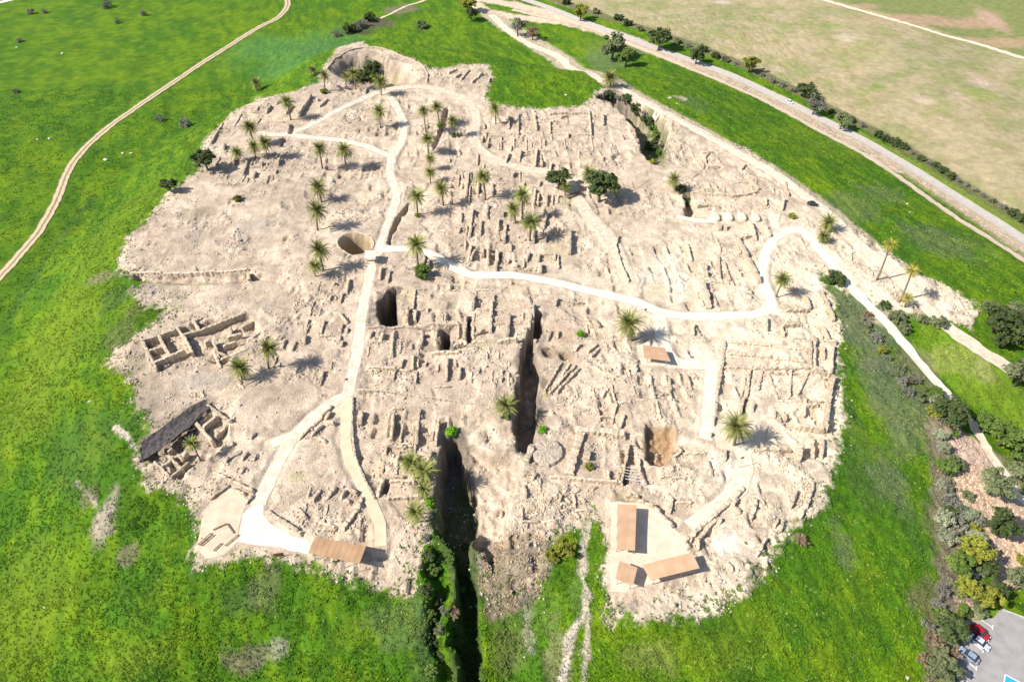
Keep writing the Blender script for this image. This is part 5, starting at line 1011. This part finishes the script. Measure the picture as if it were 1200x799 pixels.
# a pointed log shelter frame: timber pile / boulders in the fields
def boulder(px, py, s_, label, group, mat='white'):
    c = W(px, py); s_ *= .6; V = ICO*(1+rg.uniform(-.25, .25, (12, 1)))*s_*np.array((1.3, .9, .55)); o = obj('boulder', mesh('boulder', V, [tuple(f) for f in ICF.tolist()], [M[mat]]), None, (c[0], c[1], c[2]+s_*.2)); o.rotation_euler = (0, 0, rnd.uniform(0, 6)); tag(o, label, 'boulder', group)
for px, py, s_, lb in [(73,63,1.6,'flat white boulder in the upper left field'),(20,56,1.2,'white boulder near the left edge of the upper field'),(124,188,1.7,'long white boulder on the slope below the farm track'),(144,180,1.2,'pinkish boulder right of the long white one'),(154,180,1.2,'white boulder at the right end of the three below the farm track'),(785,115,1.5,'yellowish white boulder in the green strip'),(793,122,1.0,'smaller boulder below the yellowish one in the green strip'),(1166,366,1.5,'white block by the green strip corner'),(1172,374,1.5,'lower white block by the green strip corner'),(663,112,1,'small white stone on the far green mound'),(105,471,.8,'pale stone low on the left slope'),(58,163,1.2,'pale stone cluster in the left field'),(44,164,1.0,'left pale stone of the cluster in the left field'),(1156,100,.9,'white stone on the bare patch of the tan field'),(1140,674,2.0,'big pale rock among the trees of the wooded strip'),(552,711,.6,'tiny white stone in the shadow of the deep trench'),(1063,794,.7,'white stone low on the right slope'),(1063,239,.8,'white stone in the green strip by the road, nearest the road'),(1066,249,.7,'white stone in the green strip, middle of the loose group')]:
    boulder(px, py, s_, lb, 'pale stones lying in the fields')
for k in range(14):
    px, py = [(rnd.uniform(20,130), rnd.uniform(640,760)), (rnd.uniform(5,110), rnd.uniform(10,190)), (rnd.uniform(960,1190), rnd.uniform(200,300)), (rnd.uniform(600,640), rnd.uniform(700,790))][k % 4]
    if k % 4 == 2 and py < 150+(px-960)*.68+20: py = 150+(px-960)*.68+60
    boulder(px, py, rnd.uniform(.25, .4), 'little pale stone half hidden in the grass', 'little pale stones in the grass', 'rock')
# ------------------------------------------------------------------ car park, cars
mb = MB(); sc_ = [onz(SILO[0]+(SILO[2]+.8)*math.cos(a*math.pi/20), SILO[1]+(SILO[3]+.6)*math.sin(a*math.pi/20)) for a in range(41)]
mb.tube([(float(a), float(b_), gz(float(a), float(b_))+.1) for a, b_ in sc_], .28, 6, cap=False); tag(obj('pit_kerb', mb.mesh('pit_kerb', M['stone'])), 'low stone kerb ringing the round pit beside the main path', 'kerb')
poly_sheet('car_park', parkW, M['lot'], .02, 'grey asphalt car park in the lower right corner', zfix=PKZ, step=4)
def mark(a, b_, wd, lift=.03, mat='mark', label='white painted bay line on the car park', group='white bay lines of the car park', z=None):
    p, q = np.array(onz(a[0], a[1], PKZ)), np.array(onz(b_[0], b_[1], PKZ)); d = q-p; L = np.linalg.norm(d); n_ = np.array((-d[1], d[0]))/L*wd/2
    V = [(*(p-n_), PKZ+lift), (*(q-n_), PKZ+lift), (*(q+n_), PKZ+lift), (*(p+n_), PKZ+lift)]; o = obj('bay_line', mesh('bay_line', V, [(0,1,2,3)], [M[mat]])); tag(o, label, kind='structure')
for k, (a, b_) in enumerate([((1150,726),(1163,735)),((1142,735),(1158,747)),((1134,748),(1152,762)),((1124,768),(1144,783)),((1121,778),(1141,793)),((1117,790),(1133,801)),((1152,765),(1150,762))][:6]):
    mark(a, b_, .16, .03+.004*(k % 2))
    mark((b_[0]+.5, b_[1]-3), (b_[0]-.3, b_[1]+2.5), .16, .042)
blue = [(1178,790),(1195,799),(1205,806),(1174,812)]
V = [(*onz(a, b_, PKZ), PKZ+.034) for a, b_ in blue]; me = mesh('blue_bay', V, [(3,2,1,0)], [M['bmark']]); 
if me.polygons[0].normal.z < 0: me.flip_normals()
tag(obj('blue_bay', me), 'bright blue painted bay with white border on the car park', kind='structure')
for k in range(4): mark(blue[k], blue[(k+1) % 4], .22, .046+.004*k, label='white border line of the blue bay')
# kerb of the car park
kp = [parkW[k] for k in (2, 3, 4)]; mb = MB()
for a, b_ in zip(kp, kp[1:]):
    d = np.array(b_)-np.array(a); mb.box(((a[0]+b_[0])/2, (a[1]+b_[1])/2, PKZ+.05), (np.linalg.norm(d), .2, .24), math.atan2(d[1], d[0]))
tag(obj('kerb', mb.mesh('kerb', M['gravel'])), 'pale kerb along the upper side of the car park', kind='structure')
def car(px, py, ang, paint, label, zfix=None, suv=False, scale=1.0, group='parked cars'):
    if zfix is not None: x_, y_ = onz(px, py, zfix+.7); z_ = zfix+.03
    else: x_, y_, z_ = W(px, py); z_ = z_+.15
    t = thing('parked_car' if zfix is not None else 'car', label, 'car', (x_, y_, z_), ang, group)
    hb = .95 if suv else .82; ht = 1.62 if suv else 1.42
    # body: lofted sections along x
    secs = [(-2.15,.62,.35,hb*.85),(-2.0,.82,.28,hb*.98),(-1.2,.9,.22,hb),(0,.91,.22,hb),(1.0,.9,.22,hb*.98),(1.75,.84,.25,hb*.86),(2.1,.66,.32,hb*.68)]
    V = []; Fc = []; prof = lambda w_, z0, z1: [(-w_, z0), (-w_*1.0, (z0+z1)*.5), (-w_*.93, z1-.04), (-w_*.6, z1), (w_*.6, z1), (w_*.93, z1-.04), (w_, (z0+z1)*.5), (w_, z0)]
    for x0, w_, z0, z1 in secs: V += [(x0, a, b_) for a, b_ in prof(w_, z0, z1)]
    for k in range(len(secs)-1):
        for q in range(8): Fc.append((k*8+q, k*8+(q+1) % 8, (k+1)*8+(q+1) % 8, (k+1)*8+q))
    Fc.append(tuple(range(8))[::-1]); Fc.append(tuple((len(secs)-1)*8+q for q in range(8)))
    bd = obj('body', mesh('body', V, [f[::-1] for f in Fc], [M[paint]], True), t)
    cab = [(-1.95 if suv else -1.75, .78, hb-.05), (1.05, .80, hb-.05)]; topx = [(-1.7 if suv else -1.1), .35]
    def frus(x0, x1, y0, z0, a0, a1, b0, z1, e=0): return [(x0-e, -y0-e, z0), (x1+e, -y0-e, z0), (x1+e, y0+e, z0), (x0-e, y0+e, z0), (a0-e, -b0-e, z1), (a1+e, -b0-e, z1), (a1+e, b0+e, z1), (a0-e, b0+e, z1)]
    V = frus(cab[0][0], cab[1][0], .80, hb-.06, topx[0], topx[1], .62, ht-.05); obj('windows', mesh('windows', V, [(0,1,5,4),(1,2,6,5),(2,3,7,6),(3,0,4,7),(4,5,6,7)], [M['glass']]), t)
    mb = MB(); mb.box(((topx[0]+topx[1])/2, 0, ht-.02), (topx[1]-topx[0]+.1, 1.3, .07)); obj('roof', mb.mesh('roof', M[paint]), t)
    for sx_ in (-1.35, 1.35):
        for sy_ in (-.84, .84):
            mb = MB(); mb.tube([(sx_, sy_-.11, .32), (sx_, sy_+.11, .32)], .32, 14); wl = obj('wheel', mb.mesh('wheel', M['tyre']), t)
            mb = MB(); mb.tube([(sx_, sy_-.125, .32), (sx_, sy_+.125, .32)], .19, 10); obj('rim', mb.mesh('rim', M['metal']), wl)
    for sy_ in (-.55, .55):
        mb = MB(); mb.box((2.0, sy_, hb*.72), (.2, .32, .14)); obj('headlight', mb.mesh('headlight', M['lamp']), t)
        mb = MB(); mb.box((-2.08, sy_, hb*.8), (.16, .3, .16)); obj('tail_light', mb.mesh('tail_light', M['tail']), t)
    for sy_ in (-.98, .98): mb = MB(); mb.box((.75, sy_, hb+.02), (.18, .18, .13)); obj('mirror', mb.mesh('mirror', M[paint]), t)
    for c_ in (): pass
    t.scale = (scale,)*3
    return t
p, q = np.array(onz(1142,735,PKZ)), np.array(onz(1158,747,PKZ)); an = math.atan2(*(q-p)[::-1])
car(1149,740.5,an,'red','red car parked in the uppermost bay',PKZ,True)
car(1149,752,an,'silverp','pale silver blue car parked beside the red one',PKZ)
car(1136,767,an+math.pi,'bluep','light blue car parked alone in the lower bay',PKZ)
p, q = np.array(onz(910,114,-20)), np.array(onz(940,129,-20)); an = math.atan2(*(q-p)[::-1])
car(925,121,an,'lamp','small white car driving on the asphalt road',group='cars on the road')
c = W(952,241); car(952,241,-.5,'tyre','black car shape standing in for a dark shadow on the rim beside the access road',group='shadow stand-ins by the access road')  # car-shaped stand-in for a dark shadow on the ground
bpy.context.view_layer.update()
print('objects', len(bpy.data.objects))
